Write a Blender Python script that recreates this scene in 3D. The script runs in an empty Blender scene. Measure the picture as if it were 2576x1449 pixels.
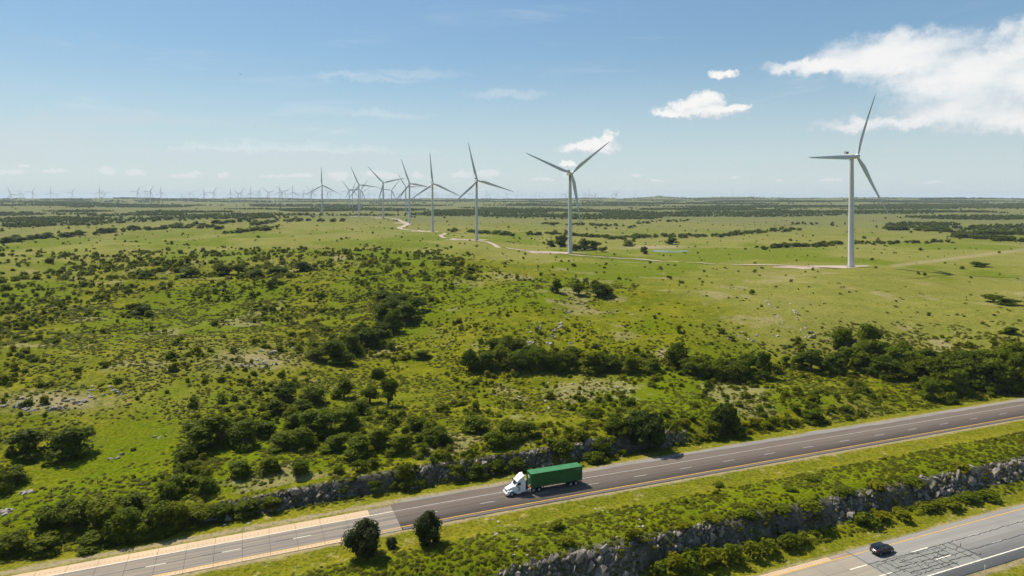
import bpy, bmesh, math, random
import numpy as np
from mathutils import Vector, Matrix

sc = bpy.context.scene
C = sc.collection
R = math.radians
rnd = random.Random(7)
rng = np.random.default_rng(11)

# ------------------------------------------------------------------ camera
CAMZ, PITCH = 63.0, R(0.6)
F25 = 1717.5                      # focal length in units of a 2576 px wide picture
PCY = 500.0 + F25 * math.tan(PITCH)   # height of the optical axis in that picture (the photograph is a cropped frame)
cd = bpy.data.cameras.new('camera')
cd.sensor_width = 36.0
cd.lens = 24.0
cd.clip_start, cd.clip_end = 1.0, 60000.0
cam = bpy.data.objects.new('camera', cd)
cam.location = (0, 0, CAMZ)
cam.rotation_euler = (R(90) - PITCH, 0, 0)
cd.shift_y = -(724.5 - PCY) / 2576.0
C.objects.link(cam)
sc.camera = cam

# ------------------------------------------------------------------ colour, sampling
sc.view_settings.view_transform = 'Standard'
sc.view_settings.look = 'None'
sc.view_settings.exposure = 0.45
sc.view_settings.gamma = 1.0
sc.view_settings.use_curve_mapping = False
sc.cycles.use_denoising = True
sc.cycles.denoiser = 'OPENIMAGEDENOISE'
sc.cycles.denoising_prefilter = 'NONE'
sc.cycles.max_bounces = 5
sc.cycles.diffuse_bounces = 3
sc.cycles.glossy_bounces = 2
sc.cycles.transmission_bounces = 3
sc.cycles.volume_bounces = 0
sc.cycles.transparent_max_bounces = 6
sc.cycles.use_light_tree = False

# ------------------------------------------------------------------ sun
SUN_AZ, SUN_EL = math.atan2(-0.73, 0.68), R(54)          # azimuth measured from +Y towards +X
sun_dir = Vector((math.sin(SUN_AZ) * math.cos(SUN_EL), math.cos(SUN_AZ) * math.cos(SUN_EL), math.sin(SUN_EL)))
sl = bpy.data.lights.new('sun', 'SUN')
sl.energy = 5.0
sl.angle = R(0.55)
sl.color = (1.0, 0.95, 0.86)
so = bpy.data.objects.new('sun', sl)
so.rotation_euler = (-sun_dir).to_track_quat('-Z', 'Y').to_euler()
so.location = (0, 0, 500)
C.objects.link(so)

# ------------------------------------------------------------------ pixel helpers (2576 px wide picture)
CP, SP = math.cos(PITCH), math.sin(PITCH)
def ray(px, py):
    u = (np.asarray(px, float) - 1288.0) / F25
    v = (np.asarray(py, float) - PCY) / F25
    return u, CP - v * SP, -(SP + v * CP)            # x, y, z
def w2px(x, y, z):
    dz = z - CAMZ
    depth = y * CP - dz * SP
    up = y * SP + dz * CP
    depth = np.maximum(depth, 1e-3)
    return 1288.0 + F25 * x / depth, PCY - F25 * up / depth, depth

# ------------------------------------------------------------------ world: sky with clouds
world = bpy.data.worlds.new('World')
sc.world = world
world.use_nodes = True
SKY_STRENGTH = 0.125
class NT:
    """small helper for building node trees"""
    def __init__(self, tree):
        self.t = tree
    def n(self, typ, **kw):
        nd = self.t.nodes.new(typ)
        for k, v in kw.items():
            setattr(nd, k, v)
        return nd
    def link(self, a, b):
        self.t.links.new(a, b)
    def put(self, sock, v):
        if isinstance(v, bpy.types.NodeSocket):
            self.link(v, sock)
        elif v is not None:
            sock.default_value = v
    def m(self, op, a, b=None, c=None, clamp=False):
        nd = self.n('ShaderNodeMath', operation=op, use_clamp=clamp)
        self.put(nd.inputs[0], a)
        if b is not None: self.put(nd.inputs[1], b)
        if c is not None: self.put(nd.inputs[2], c)
        return nd.outputs[0]
    def vm(self, op, a, b=None):
        nd = self.n('ShaderNodeVectorMath', operation=op)
        self.put(nd.inputs[0], a)
        if b is not None: self.put(nd.inputs[1], b)
        return nd.outputs[0]
    def noise(self, vec, scale, detail=3.0, rough=0.55, dim='3D', dist=0.0):
        nd = self.n('ShaderNodeTexNoise', noise_dimensions=dim)
        if vec is not None: self.link(vec, nd.inputs['Vector'])
        nd.inputs['Scale'].default_value = scale
        nd.inputs['Detail'].default_value = detail
        nd.inputs['Roughness'].default_value = rough
        nd.inputs['Distortion'].default_value = dist
        return nd.outputs[0], nd.outputs[1]
    def ramp(self, fac, stops, interp='LINEAR'):
        nd = self.n('ShaderNodeValToRGB')
        cr = nd.color_ramp
        cr.interpolation = interp
        while len(cr.elements) < len(stops):
            cr.elements.new(0.5)
        for e, (p, c) in zip(cr.elements, stops):
            e.position = p
            e.color = (*c, 1.0) if len(c) == 3 else c
        self.put(nd.inputs[0], fac)
        return nd.outputs[0]
    def smooth(self, x, lo, hi, to0=0.0, to1=1.0):
        nd = self.n('ShaderNodeMapRange', interpolation_type='SMOOTHSTEP')
        self.put(nd.inputs[0], x)
        self.put(nd.inputs[1], lo); self.put(nd.inputs[2], hi)
        nd.inputs[3].default_value = to0; nd.inputs[4].default_value = to1
        return nd.outputs[0]
    def mix(self, fac, a, b, blend='MIX'):
        nd = self.n('ShaderNodeMix', data_type='RGBA', blend_type=blend)
        self.put(nd.inputs[0], fac)
        self.put(nd.inputs[6], (*a, 1.0) if isinstance(a, tuple) and len(a) == 3 else a)
        self.put(nd.inputs[7], (*b, 1.0) if isinstance(b, tuple) and len(b) == 3 else b)
        return nd.outputs[2]

def build_world():
    t = world.node_tree
    t.nodes.clear()
    q = NT(t)
    out = q.n('ShaderNodeOutputWorld')
    sky = q.n('ShaderNodeTexSky', sky_type='NISHITA', sun_disc=False)
    sky.sun_elevation = SUN_EL
    sky.sun_rotation = SUN_AZ
    sky.altitude = 300
    sky.air_density = 1.0
    sky.dust_density = 0.25
    sky.ozone_density = 1.2
    tc = q.n('ShaderNodeTexCoord')
    d = tc.outputs['Generated']
    sep = q.n('ShaderNodeSeparateXYZ'); q.link(d, sep.inputs[0])
    X, Y, Z = sep.outputs
    DEG = 180 / math.pi
    az = q.m('MULTIPLY', q.m('ARCTAN2', X, Y), DEG)
    el = q.m('MULTIPLY', q.m('ARCSINE', Z), DEG)
    comb = q.n('ShaderNodeCombineXYZ'); q.link(az, comb.inputs[0]); q.link(el, comb.inputs[1])
    ae = comb.outputs[0]
    # the clouds' outlines are broken up by warping the sky angles with noise
    nA, cA = q.noise(ae, 0.55, 6, 0.62)
    nB, cB = q.noise(ae, 2.2, 5, 0.62)
    wa = q.vm('SUBTRACT', cA, (0.5, 0.5, 0.5))
    wb = q.vm('SUBTRACT', cB, (0.5, 0.5, 0.5))
    def warped(ka, kb):
        w = q.vm('ADD', ae, q.vm('ADD', q.vm('MULTIPLY', wa, (ka, ka * 0.6, 0)), q.vm('MULTIPLY', wb, (kb, kb * 0.7, 0))))
        s = q.n('ShaderNodeSeparateXYZ'); q.link(w, s.inputs[0])
        return s.outputs[0], s.outputs[1]
    def angles(px, py):
        x, y, z = ray(px, py)
        return math.degrees(math.atan2(x, y)), math.degrees(math.asin(z / math.sqrt(x*x + y*y + z*z)))
    def blobs(lst, coords):
        a, e = coords
        acc = None
        for (px, py, rx, ry) in lst:
            a0, e0 = angles(px, py)
            ra = abs(angles(px + rx, py)[0] - angles(px - rx, py)[0]) / 2
            re = abs(angles(px, py + ry)[1] - angles(px, py - ry)[1]) / 2
            da = q.m('MULTIPLY', q.m('SUBTRACT', a, a0), 1 / ra)
            de = q.m('MULTIPLY', q.m('SUBTRACT', e, e0), 1 / re)
            v = q.m('SUBTRACT', 1.0, q.m('ADD', q.m('MULTIPLY', da, da), q.m('MULTIPLY', de, de)))
            acc = v if acc is None else q.m('SMOOTH_MAX', acc, v, 0.25)
        return acc
    # compact cumulus
    cu = [(1762, 280, 118, 22), (1775, 254, 54, 30), (1690, 288, 60, 11), (1848, 272, 40, 13), (1735, 268, 60, 22),
          (1480, 372, 82, 15), (1505, 362, 48, 18), (1530, 346, 26, 18), (1825, 186, 40, 12), (1432, 413, 24, 8)]
    hz = [(25, 432, 45, 9), (58, 416, 24, 6), (140, 430, 50, 6), (265, 432, 26, 14), (340, 434, 34, 11), (465, 443, 50, 8),
          (490, 436, 22, 7), (562, 441, 20, 9), (690, 444, 50, 5), (755, 441, 42, 9), (855, 443, 38, 12), (945, 438, 38, 13),
          (985, 442, 26, 9), (1050, 440, 22, 7), (1160, 439, 36, 12), (1230, 436, 34, 12), (1365, 452, 40, 5), (1430, 440, 20, 8),
          (1600, 441, 18, 5), (1655, 452, 26, 4), (1850, 446, 14, 4), (2085, 453, 32, 6), (1960, 455, 20, 4), (2350, 458, 36, 4)]
    mcu = blobs(cu, warped(2.0, 1.05))
    nC, _ = q.noise(ae, 1.6, 7, 0.6)
    acu = q.smooth(q.m('ADD', mcu, q.m('MULTIPLY', q.m('SUBTRACT', nC, 0.5), 1.3)), -0.30, 0.85)
    mhz = blobs(hz, warped(0.9, 0.75))
    ahz = q.m('MULTIPLY', q.smooth(q.m('ADD', mhz, q.m('MULTIPLY', q.m('SUBTRACT', nC, 0.5), 1.4)), -0.1, 0.75), 0.62)
    # the wide thin bank high in the sky
    bank = [(2260, 140, 240, 62), (2080, 168, 170, 22), (2430, 190, 220, 80), (2576, 120, 130, 75), (2420, 270, 210, 58),
            (2250, 310, 220, 22), (2560, 280, 170, 50), (2700, 190, 260, 140), (2950, 160, 260, 90)]
    mb = blobs(bank, warped(4.6, 0.45))
    st = q.vm('MULTIPLY', ae, (0.35, 1.0, 1.0))
    nS, _ = q.noise(st, 0.55, 5, 0.52)
    ab = q.m('MULTIPLY', q.smooth(q.m('ADD', mb, q.m('MULTIPLY', q.m('SUBTRACT', nS, 0.5), 1.7)), -0.35, 1.15), 0.95)
    # faint cirrus streaks over the whole sky, with a few stronger wisps
    pl = q.vm('MULTIPLY', ae, (0.05, 0.42, 1.0))
    rot = q.n('ShaderNodeVectorRotate', rotation_type='Z_AXIS'); rot.inputs['Angle'].default_value = R(-4)
    q.link(pl, rot.inputs['Vector'])
    nD, _ = q.noise(rot.outputs[0], 1.3, 7, 0.65, dist=0.6)
    nE, _ = q.noise(q.vm('MULTIPLY', ae, (0.05, 0.09, 1.0)), 1.0, 2, 0.5)
    ci = q.m('MULTIPLY', q.smooth(nD, 0.50, 0.78), q.smooth(nE, 0.42, 0.66))
    wl = [(1040, 186, 150, 13), (975, 203, 110, 9), (880, 190, 90, 9), (1280, 236, 110, 12), (960, 285, 120, 10),
          (480, 306, 380, 14)]
    mw = blobs(wl, warped(3.2, 0.25))
    wsp = q.m('MULTIPLY', q.smooth(q.m('ADD', mw, q.m('MULTIPLY', q.m('SUBTRACT', nD, 0.5), 1.6)), -0.6, 2.0), 0.30)
    veil = blobs([(40, 350, 420, 75), (700, 395, 600, 40)], warped(5.0, 0.2))
    wsp = q.m('ADD', wsp, q.m('MULTIPLY', q.smooth(q.m('ADD', veil, q.m('MULTIPLY', q.m('SUBTRACT', nS, 0.5), 0.8)), -0.2, 1.5), 0.42))
    thin = q.m('ADD', q.m('MULTIPLY', ci, 0.30), wsp)
    keep = lambda a: q.m('SUBTRACT', 1.0, a, clamp=True)
    clear = q.m('MULTIPLY', q.m('MULTIPLY', keep(acu), keep(ahz)), q.m('MULTIPLY', keep(ab), keep(thin)))
    alpha = q.m('SUBTRACT', 1.0, clear, clamp=True)
    # clouds: brilliant where thick, greyer in the thin ragged undersides
    # each cumulus is darker where more cloud lies between it and the sun (up and to the left)
    wx_, wy_ = warped(2.0, 1.05)
    mcu2 = blobs(cu, (q.m('ADD', wx_, -0.10), q.m('ADD', wy_, 0.42)))
    tone = q.smooth(q.m('ADD', q.m('SUBTRACT', mcu, mcu2), q.m('MULTIPLY', q.m('SUBTRACT', nC, 0.5), 0.9)), -0.85, 0.35)
    tone = q.m('MAXIMUM', tone, q.m('MULTIPLY', q.m('MAXIMUM', ab, ahz), 0.94))
    ccol = q.mix(tone, (0.70, 0.73, 0.78), (1.0, 0.99, 0.97))
    b1 = q.n('ShaderNodeBackground'); b2 = q.n('ShaderNodeBackground')
    # the Nishita sky runs far brighter at the horizon than the photographed one: compress its range
    lum = q.n('ShaderNodeRGBToBW'); q.link(sky.outputs[0], lum.inputs[0])
    gain = q.m('MULTIPLY', q.m('POWER', q.m('MAXIMUM', lum.outputs[0], 0.05), -0.36), 1.02)
    skyc = q.vm('SCALE', sky.outputs[0]); q.link(gain, skyc.node.inputs['Scale'])
    skyc = q.mix(1.0, skyc, (0.86, 0.99, 0.985), 'MULTIPLY')
    # milky summer air low over the land
    skyc = q.mix(q.smooth(el, 13.0, -1.0, 0.0, 0.72), skyc, (3.95, 4.45, 4.75))
    q.link(skyc, b1.inputs[0]); b1.inputs[1].default_value = SKY_STRENGTH
    q.link(ccol, b2.inputs[0]); b2.inputs[1].default_value = 0.70
    ms = q.n('ShaderNodeMixShader')
    q.link(alpha, ms.inputs[0]); q.link(b1.outputs[0], ms.inputs[1]); q.link(b2.outputs[0], ms.inputs[2])
    q.link(ms.outputs[0], out.inputs[0])
    world.cycles.sampling_method = 'MANUAL'
    world.cycles.sample_map_resolution = 512
build_world()

# ------------------------------------------------------------------ object helpers
def tag(o, label=None, cat=None, group=None, kind=None):
    if label: o['label'] = label
    if cat: o['category'] = cat
    if group: o['group'] = group
    if kind: o['kind'] = kind
    return o
def mesh_from(name, v, f, mat=None, smooth=False):
    me = bpy.data.meshes.new(name)
    me.from_pydata([tuple(map(float, p)) for p in v], [], [tuple(map(int, q)) for q in f])
    if mat: me.materials.append(mat)
    if smooth: me.polygons.foreach_set('use_smooth', [True] * len(me.polygons))
    me.update()
    return me
def mesh_np(name, v, f, mat=None, smooth=False):
    """v (n,3) and f (m,k) arrays"""
    me = bpy.data.meshes.new(name)
    v = np.ascontiguousarray(v, np.float32); f = np.ascontiguousarray(f, np.int32)
    k = f.shape[1]
    me.vertices.add(len(v)); me.vertices.foreach_set('co', v.ravel())
    me.loops.add(f.size); me.loops.foreach_set('vertex_index', f.ravel())
    me.polygons.add(len(f))
    me.polygons.foreach_set('loop_start', np.arange(0, f.size, k, dtype=np.int32))
    if smooth: me.polygons.foreach_set('use_smooth', np.ones(len(f), bool))
    if mat: me.materials.append(mat)
    me.update(calc_edges=True)
    return me
def obj(name, me, parent=None, loc=(0, 0, 0), rot=(0, 0, 0), scale=(1, 1, 1)):
    o = bpy.data.objects.new(name, me)
    C.objects.link(o)
    o.location = loc; o.rotation_euler = rot; o.scale = scale
    if parent: o.parent = parent
    return o
def empty(name, loc=(0, 0, 0), rz=0.0):
    o = bpy.data.objects.new(name, None)
    o.empty_display_size = 0.5
    C.objects.link(o); o.location = loc; o.rotation_euler = (0, 0, rz)
    return o

class MB:
    """collects vertices and faces of one mesh"""
    def __init__(self): self.v, self.f = [], []
    def add(self, v, f):
        b = len(self.v)
        self.v += [tuple(p) for p in v]; self.f += [tuple(i + b for i in q) for q in f]
    def box(self, x0, x1, y0, y1, z0, z1):
        self.add([(x0,y0,z0),(x1,y0,z0),(x1,y1,z0),(x0,y1,z0),(x0,y0,z1),(x1,y0,z1),(x1,y1,z1),(x0,y1,z1)],
                 [(3,2,1,0),(4,5,6,7),(0,1,5,4),(1,2,6,5),(2,3,7,6),(3,0,4,7)])
    def loft(self, secs, cap=True, closed=True):
        n = len(secs[0]); v = [p for s in secs for p in s]; f = []
        for i in range(len(secs) - 1):
            for j in range(n if closed else n - 1):
                a, b = i * n + j, i * n + (j + 1) % n
                f.append((a, b, b + n, a + n))
        if cap:
            f.append(tuple(range(n))[::-1]); f.append(tuple(range((len(secs) - 1) * n, len(secs) * n)))
        self.add(v, f)
    def tube(self, pts, radii, n=8, cap=True):
        secs = []
        for i, p in enumerate(pts):
            p = Vector(p)
            d = (Vector(pts[min(i + 1, len(pts) - 1)]) - Vector(pts[max(i - 1, 0)])).normalized()
            a = d.orthogonal().normalized() if i == 0 else (ax - d * ax.dot(d)).normalized()
            ax = a; b = d.cross(a)
            secs.append([p + (a * math.cos(2*math.pi*k/n) + b * math.sin(2*math.pi*k/n)) * radii[i] for k in range(n)])
        self.loft(secs, cap)
    def cyl(self, c, axis, r0, r1, h, n=16):
        c = Vector(c); axis = Vector(axis).normalized()
        self.tube([c, c + axis * h], [r0, r1], n)
    def mesh(self, name, mat, smooth=False, bevel=0.0, fix=True):
        me = mesh_from(name, self.v, self.f, mat)
        bm = bmesh.new(); bm.from_mesh(me)
        if fix: bmesh.ops.recalc_face_normals(bm, faces=bm.faces)
        if bevel:
            es = [e for e in bm.edges if len(e.link_faces) == 2 and e.calc_face_angle(0) > R(40)]
            bmesh.ops.bevel(bm, geom=es, offset=bevel, segments=2, affect='EDGES', profile=0.5)
        bm.to_mesh(me); bm.free()
        if smooth:
            me.polygons.foreach_set('use_smooth', [True] * len(me.polygons))
            me.set_sharp_from_angle(angle=R(38))
        me.update()
        return me

# ------------------------------------------------------------------ numpy noise
def _hash(ix, iy, seed):
    h = (ix.astype(np.int64) * 374761393 + iy.astype(np.int64) * 668265263 + seed * 974634777) & 0xFFFFFFFF
    h = ((h ^ (h >> 13)) * 1274126177) & 0xFFFFFFFF
    return ((h ^ (h >> 16)) & 0xFFFFFF) / float(0xFFFFFF)
def vnoise(x, y, seed=0):
    ix, iy = np.floor(x), np.floor(y)
    fx, fy = x - ix, y - iy
    fx = fx*fx*fx*(fx*(fx*6-15)+10); fy = fy*fy*fy*(fy*(fy*6-15)+10)
    a, b = _hash(ix, iy, seed), _hash(ix+1, iy, seed)
    c, d = _hash(ix, iy+1, seed), _hash(ix+1, iy+1, seed)
    return (a*(1-fx)+b*fx)*(1-fy) + (c*(1-fx)+d*fx)*fy
def fbm(x, y, scale, octaves=4, seed=0, rough=0.5):
    """about 0..1, mean 0.5"""
    s = 0.0; a = 1.0; tot = 0.0; f = 1.0 / scale
    for o in range(octaves):
        s = s + a * vnoise(x * f + 17.3 * o, y * f - 9.1 * o, seed + o * 31); tot += a
        a *= rough; f *= 2.03
    return s / tot
def sstep(x, lo, hi):
    t = np.clip((x - lo) / (hi - lo), 0, 1)
    return t * t * (3 - 2 * t)

# ------------------------------------------------------------------ road frame: s along the highway, t across it
RA = math.atan2(0.3635, 0.9316)
DX, DY = math.cos(RA), math.sin(RA)
S0, T0 = 1.7, 4.6
def to_st(x, y): return x * DX + y * DY - S0, -x * DY + y * DX - T0
def to_xy(s, t): return (s + S0) * DX - (t + T0) * DY, (s + S0) * DY + (t + T0) * DX
def zup(s):
    v = 35.0 - np.clip(np.asarray(s, float), -260, 2000)
    return -0.022 * 0.5 * (v + np.sqrt(v * v + 400.0))
def zlo(s):
    v = 158.0 - np.clip(np.asarray(s, float), -260, 2000)
    return -4.1 - 0.017 * 0.5 * (v + np.sqrt(v * v + 400.0))

# ------------------------------------------------------------------ turbines read off the photograph: base (x, y), hub (x, y), blade angles from vertical, clockwise
TURB = []
def from_crop8(cx, cy): return (1200 + cx / 1.9815) / 1.59006, (540 + cy / 1.9815) / 1.59006
def from_crop7(cx, cy): return (cx / 1.9815) / 1.59006, (620 + cy / 1.9815) / 1.59006
NEAR_T = [  # base px, hub px, phase
    ((2141, 672), (2141, 394), 27), ((1434, 638), (1434, 437), 52), ((1199, 604), (1198, 454.5), -13), ((1088, 582), (1088, 462), -5)]
for b, h, ph in [((868, 702), (866, 386), -19), ((660, 658), (657, 381), -43), ((467, 645), (466, 397), -23), ((175, 625), (173, 398), -2)]:
    NEAR_T.append((from_crop8(*b), from_crop8(*h), ph))
MID_T = [(from_crop8(*b), from_crop8(*h), ph) for b, h, ph in [
    ((390, 580), (388, 438), -35), ((417, 567), (417, 437), 22), ((482, 595), (483, 437), 34), ((498, 556), (497, 450), 60), ((727, 605), (727, 438), 38), ((838, 608), (835, 413), -31),
    ((93, 543), (93, 453), 14), ((222, 548), (221, 452), -40)]]
MID_T.append((from_crop7(88, 420), from_crop7(88, 312), -22))
def solve_turbine(b, h, H=80.0):
    u0, f0, d0 = ray(*b); u1, f1, d1 = ray(*h)
    k = H / (d1 / f1 - d0 / f0)
    return (u0 / f0 * k, k, CAMZ + d0 / f0 * k)
T_POS = [solve_turbine(b, h) for b, h, _ in NEAR_T] + [solve_turbine(b, h) for b, h, _ in MID_T]

# ------------------------------------------------------------------ natural terrain through control points
def plane_pt(px, py, z):
    u, f, d = ray(px, py)
    k = (z - CAMZ) / d
    return (u * k, f * k, z)
CPTS = [plane_pt(*p) for p in [
    (-250, 1330, 1), (200, 1200, 2.2), (200, 1100, 4), (600, 1150, 3), (1000, 1060, 4), (1400, 1080, 3.4), (1600, 1040, 3.6), (2000, 1000, 3.2),
    (2400, 965, 2.6), (2600, 930, 2.0), (1170, 935, 2.0), (1500, 940, 1.4), (1900, 950, 1.6), (2150, 930, 1.8), (850, 905, 3.5), (700, 960, 5),
    (300, 1000, 6.5), (0, 1010, 6.5), (300, 920, 9), (600, 920, 8.2), (300, 800, 12), (600, 800, 11), (300, 700, 14), (700, 700, 14), (-100, 760, 13),
    (930, 830, 6), (1010, 772, 8.6), (1100, 740, 10.6), (1300, 850, 7.2), (1500, 850, 7.4), (1300, 785, 11.6), (1700, 785, 12), (2000, 800, 11),
    (1700, 870, 6.4), (2000, 870, 6), (2250, 830, 7.2), (2560, 830, 7.8), (2500, 740, 10.6), (1300, 690, 13.4), (900, 680, 14.4), (1600, 700, 13.4),
    (1900, 720, 13), (2450, 690, 12), (1685, 631, 5.2), (2000, 622, 6.4), (2400, 610, 6), (1500, 600, 5.6), (2200, 580, 8), (1600, 560, 9), (1250, 590, 7),
    (0, 604, 10.5), (300, 584, 13), (600, 573, 15), (300, 552, 15), (2560, 570, 7), (1950, 548, 10), (1300, 545, 12), (-150, 640, 12), (2700, 640, 8)]]
CPTS += T_POS
CP_ = np.array(CPTS)
def _warp(x, y):
    a = np.clip(np.arctan2(x, y), -0.95, 0.95)
    r = np.clip(np.hypot(x, y), 95.0, 3200.0)
    return a * 3.0, np.log(r) * 2.0
def _tps(r2): return 0.5 * r2 * np.log(r2 + 1e-9)
_cu, _cv = _warp(CP_[:, 0], CP_[:, 1])
_K = _tps((_cu[:, None] - _cu) ** 2 + (_cv[:, None] - _cv) ** 2) + np.eye(len(_cu)) * 0.002
_P = np.stack([np.ones_like(_cu), _cu, _cv], 1)
_A = np.block([[_K, _P], [_P.T, np.zeros((3, 3))]])
_W = np.linalg.solve(_A, np.concatenate([CP_[:, 2], np.zeros(3)]))
def natural(x, y):
    sh = np.shape(x); x = np.ravel(x); y = np.ravel(y)
    z = np.empty(len(x))
    for i in range(0, len(x), 40000):
        xs, ys = x[i:i+40000], y[i:i+40000]
        u, v = _warp(xs, ys)
        k = _tps((u[:, None] - _cu) ** 2 + (v[:, None] - _cv) ** 2)
        z[i:i+40000] = k @ _W[:-3] + _W[-3] + _W[-2] * u + _W[-1] * v
    r = np.hypot(x, y); a = np.arctan2(x, y)
    right = sstep(a, 0.15, 0.55)
    far = np.interp(r, [2000, 3000, 4500, 6000, 8000, 9500, 12000, 15500, 19000, 30000], [17, 21, 33, 44, 57, 47, 44, 61, 62, 40])
    far = far - right * 7.0 * sstep(r, 3500, 6500) * (1 - sstep(r, 9000, 12000)) + (fbm(x, y, 1100, 4, 5) - 0.5) * 24 * sstep(r, 1800, 4500)
    for hx, hr, hw, hh in ((1650, 8000, 55, 17), (1850, 8000, 110, 14), (1500, 7800, 80, 10), (650, 8600, 170, 12), (200, 8500, 150, 6), (1080, 8300, 150, 7), (2150, 7000, 120, 14), (2480, 7200, 160, 12), (380, 6500, 200, 6)):
        far = far + 1.9 * hh * np.exp(-((a - math.atan((hx - 1288) / F25)) * F25 / hw) ** 2 - ((r - hr) / 1300.0) ** 2)
    far = np.where(r > 9500, np.minimum(far, 60.0 + 6.0 * fbm(x, y, 500, 3, 6)), far)
    z = z + (far - z) * sstep(r, 2000, 3300)
    near = 1 - sstep(r, 900, 2500)
    keep = np.ones_like(x)
    for tx_, ty_, _z in T_POS: keep = keep * (1 - np.exp(-((x - tx_) ** 2 + (y - ty_) ** 2) / 110.0 ** 2))
    roll = (fbm(x, y * 1.5, 150, 3, 33) - 0.5) * 17 * sstep(r, 190, 330) * (1 - sstep(r, 1000, 1900)) * (1 - 0.75 * sstep(x, -20, 120))
    z = z + roll * keep
    amp = np.clip(np.hypot(x, y - 40) / 260.0, 0.35, 1.3)
    z = z + ((fbm(x, y, 46, 3, 9) - 0.5) * 1.9 + (fbm(x, y, 11, 3, 21) - 0.5) * 0.7) * near * amp
    return z.reshape(sh)
def cliff_height_mask(s): return sstep(s, 26, 46)
def ground_z(x, y):
    x = np.asarray(x, float); y = np.asarray(y, float)
    s, t = to_st(x, y)
    zu, zl = zup(s), zlo(s)
    wob = (fbm(s, t * 0, 7.0, 3, 3) - 0.5) * 4.4                 # the rock line wanders
    n1 = (fbm(x, y, 5.0, 3, 44) - 0.5)
    low = zl - 0.30 - 0.035 * np.clip(78.5 - t, 0, 500) + n1 * 0.1
    z = np.where(t < 79.3, low, zl - 0.12)
    # median
    tc = t - wob * sstep(t, 95, 101) * (1 - sstep(t, 108, 114))
    foot = zl - 0.10 + 0.9 * sstep(t, 95.5, 101.5) + n1 * 0.35 * sstep(t, 95, 99)
    topz = zu - 0.35 + 0.9 * sstep(tc, 104, 108) * (1 - sstep(t, 111, 119)) + n1 * 0.5 * sstep(t, 104, 108) * (1 - sstep(t, 115, 119))
    rise = sstep(tc, 101.6, 104.6)
    gentle = sstep(t, 95, 117)
    cm = cliff_height_mask(s)
    k = cm * rise + (1 - cm) * gentle
    med = foot * (1 - k) + topz * k
    med = med * (1 - sstep(t, 119, 123)) + (zu - 0.06) * sstep(t, 119, 123)
    z = np.where(t > 94.1, med, z)
    z = np.where(t > 124.3, zu - 0.12, z)
    # far verge, cut bank, natural ground
    N = natural(x, y)
    ditch = zu - 0.08 - 0.35 * sstep(t, 137.5, 140.5)
    wob2 = (fbm(s, t * 0 + 5, 9.0, 3, 13) - 0.5) * 2.6
    rockcut = sstep(s, -28, -18) * (1 - sstep(s, 96, 112))
    t1 = 142.9 + wob2
    k2 = rockcut * (0.72 * sstep(t, t1, t1 + 2.2) + 0.28 * sstep(t, t1 + 2, t1 + 16)) + (1 - rockcut) * sstep(t, 141.0, 157)
    z = np.where(t > 136.6, ditch * (1 - k2) + np.maximum(N, zu + 1.2 + 1.4 * rockcut) * k2, z)
    dN = sstep(t, 150, 175)
    z = np.where(t > 150, z * (1 - dN) + N * dN, z)
    return z

# ray to ground
_KS = np.concatenate([np.geomspace(70, 3000, 420), np.geomspace(3010, 19000, 120)])
def px2w(px, py):
    px = np.atleast_1d(np.asarray(px, float)); py = np.atleast_1d(np.asarray(py, float))
    u, f, d = ray(px, py)
    out = np.zeros((len(px), 3))
    for i in range(len(px)):
        kk = _KS
        gx, gy, gz = u[i] * kk, f[i] * kk, CAMZ + d[i] * kk
        below = gz < ground_z(gx, gy)
        j = int(np.argmax(below)) if below.any() else len(kk) - 1
        a, b = kk[max(j - 1, 0)], kk[j]
        kk = np.linspace(a, b, 40)
        gx, gy, gz = u[i] * kk, f[i] * kk, CAMZ + d[i] * kk
        g = ground_z(gx, gy); below = gz < g
        j = int(np.argmax(below)) if below.any() else 39
        out[i] = gx[j], gy[j], g[j]
    return out

# ------------------------------------------------------------------ materials
def new_mat(name):
    m = bpy.data.materials.new(name); m.use_nodes = True
    t = m.node_tree; t.nodes.clear()
    q = NT(t)
    out = q.n('ShaderNodeOutputMaterial')
    p = q.n('ShaderNodeBsdfPrincipled')
    q.link(p.outputs[0], out.inputs[0])
    return m, q, p, out
def pos_node(q): return q.n('ShaderNodeNewGeometry').outputs['Position']
def road_pos(q):
    r = q.n('ShaderNodeVectorRotate', rotation_type='Z_AXIS'); r.inputs['Angle'].default_value = -RA
    q.link(pos_node(q), r.inputs['Vector'])
    return r.outputs[0]
def bump(q, p, h, strength, dist):
    b = q.n('ShaderNodeBump'); b.inputs['Strength'].default_value = strength; b.inputs['Distance'].default_value = dist
    q.link(h, b.inputs['Height']); q.link(b.outputs[0], p.inputs['Normal'])
def simple(name, col, rough=0.6, metal=0.0, spec=0.4, var=0.12, scale=3.0, coords='Object'):
    m, q, p, _ = new_mat(name)
    tc = q.n('ShaderNodeTexCoord').outputs[coords]
    n, _ = q.noise(tc, scale, 4, 0.6)
    c = q.mix(q.smooth(n, 0.3, 0.7), tuple(x * (1 - var) for x in col), tuple(min(x * (1 + var), 1) for x in col))
    q.link(c, p.inputs['Base Color'])
    p.inputs['Roughness'].default_value = rough; p.inputs['Metallic'].default_value = metal
    p.inputs['Specular IOR Level'].default_value = spec
    return m

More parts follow.
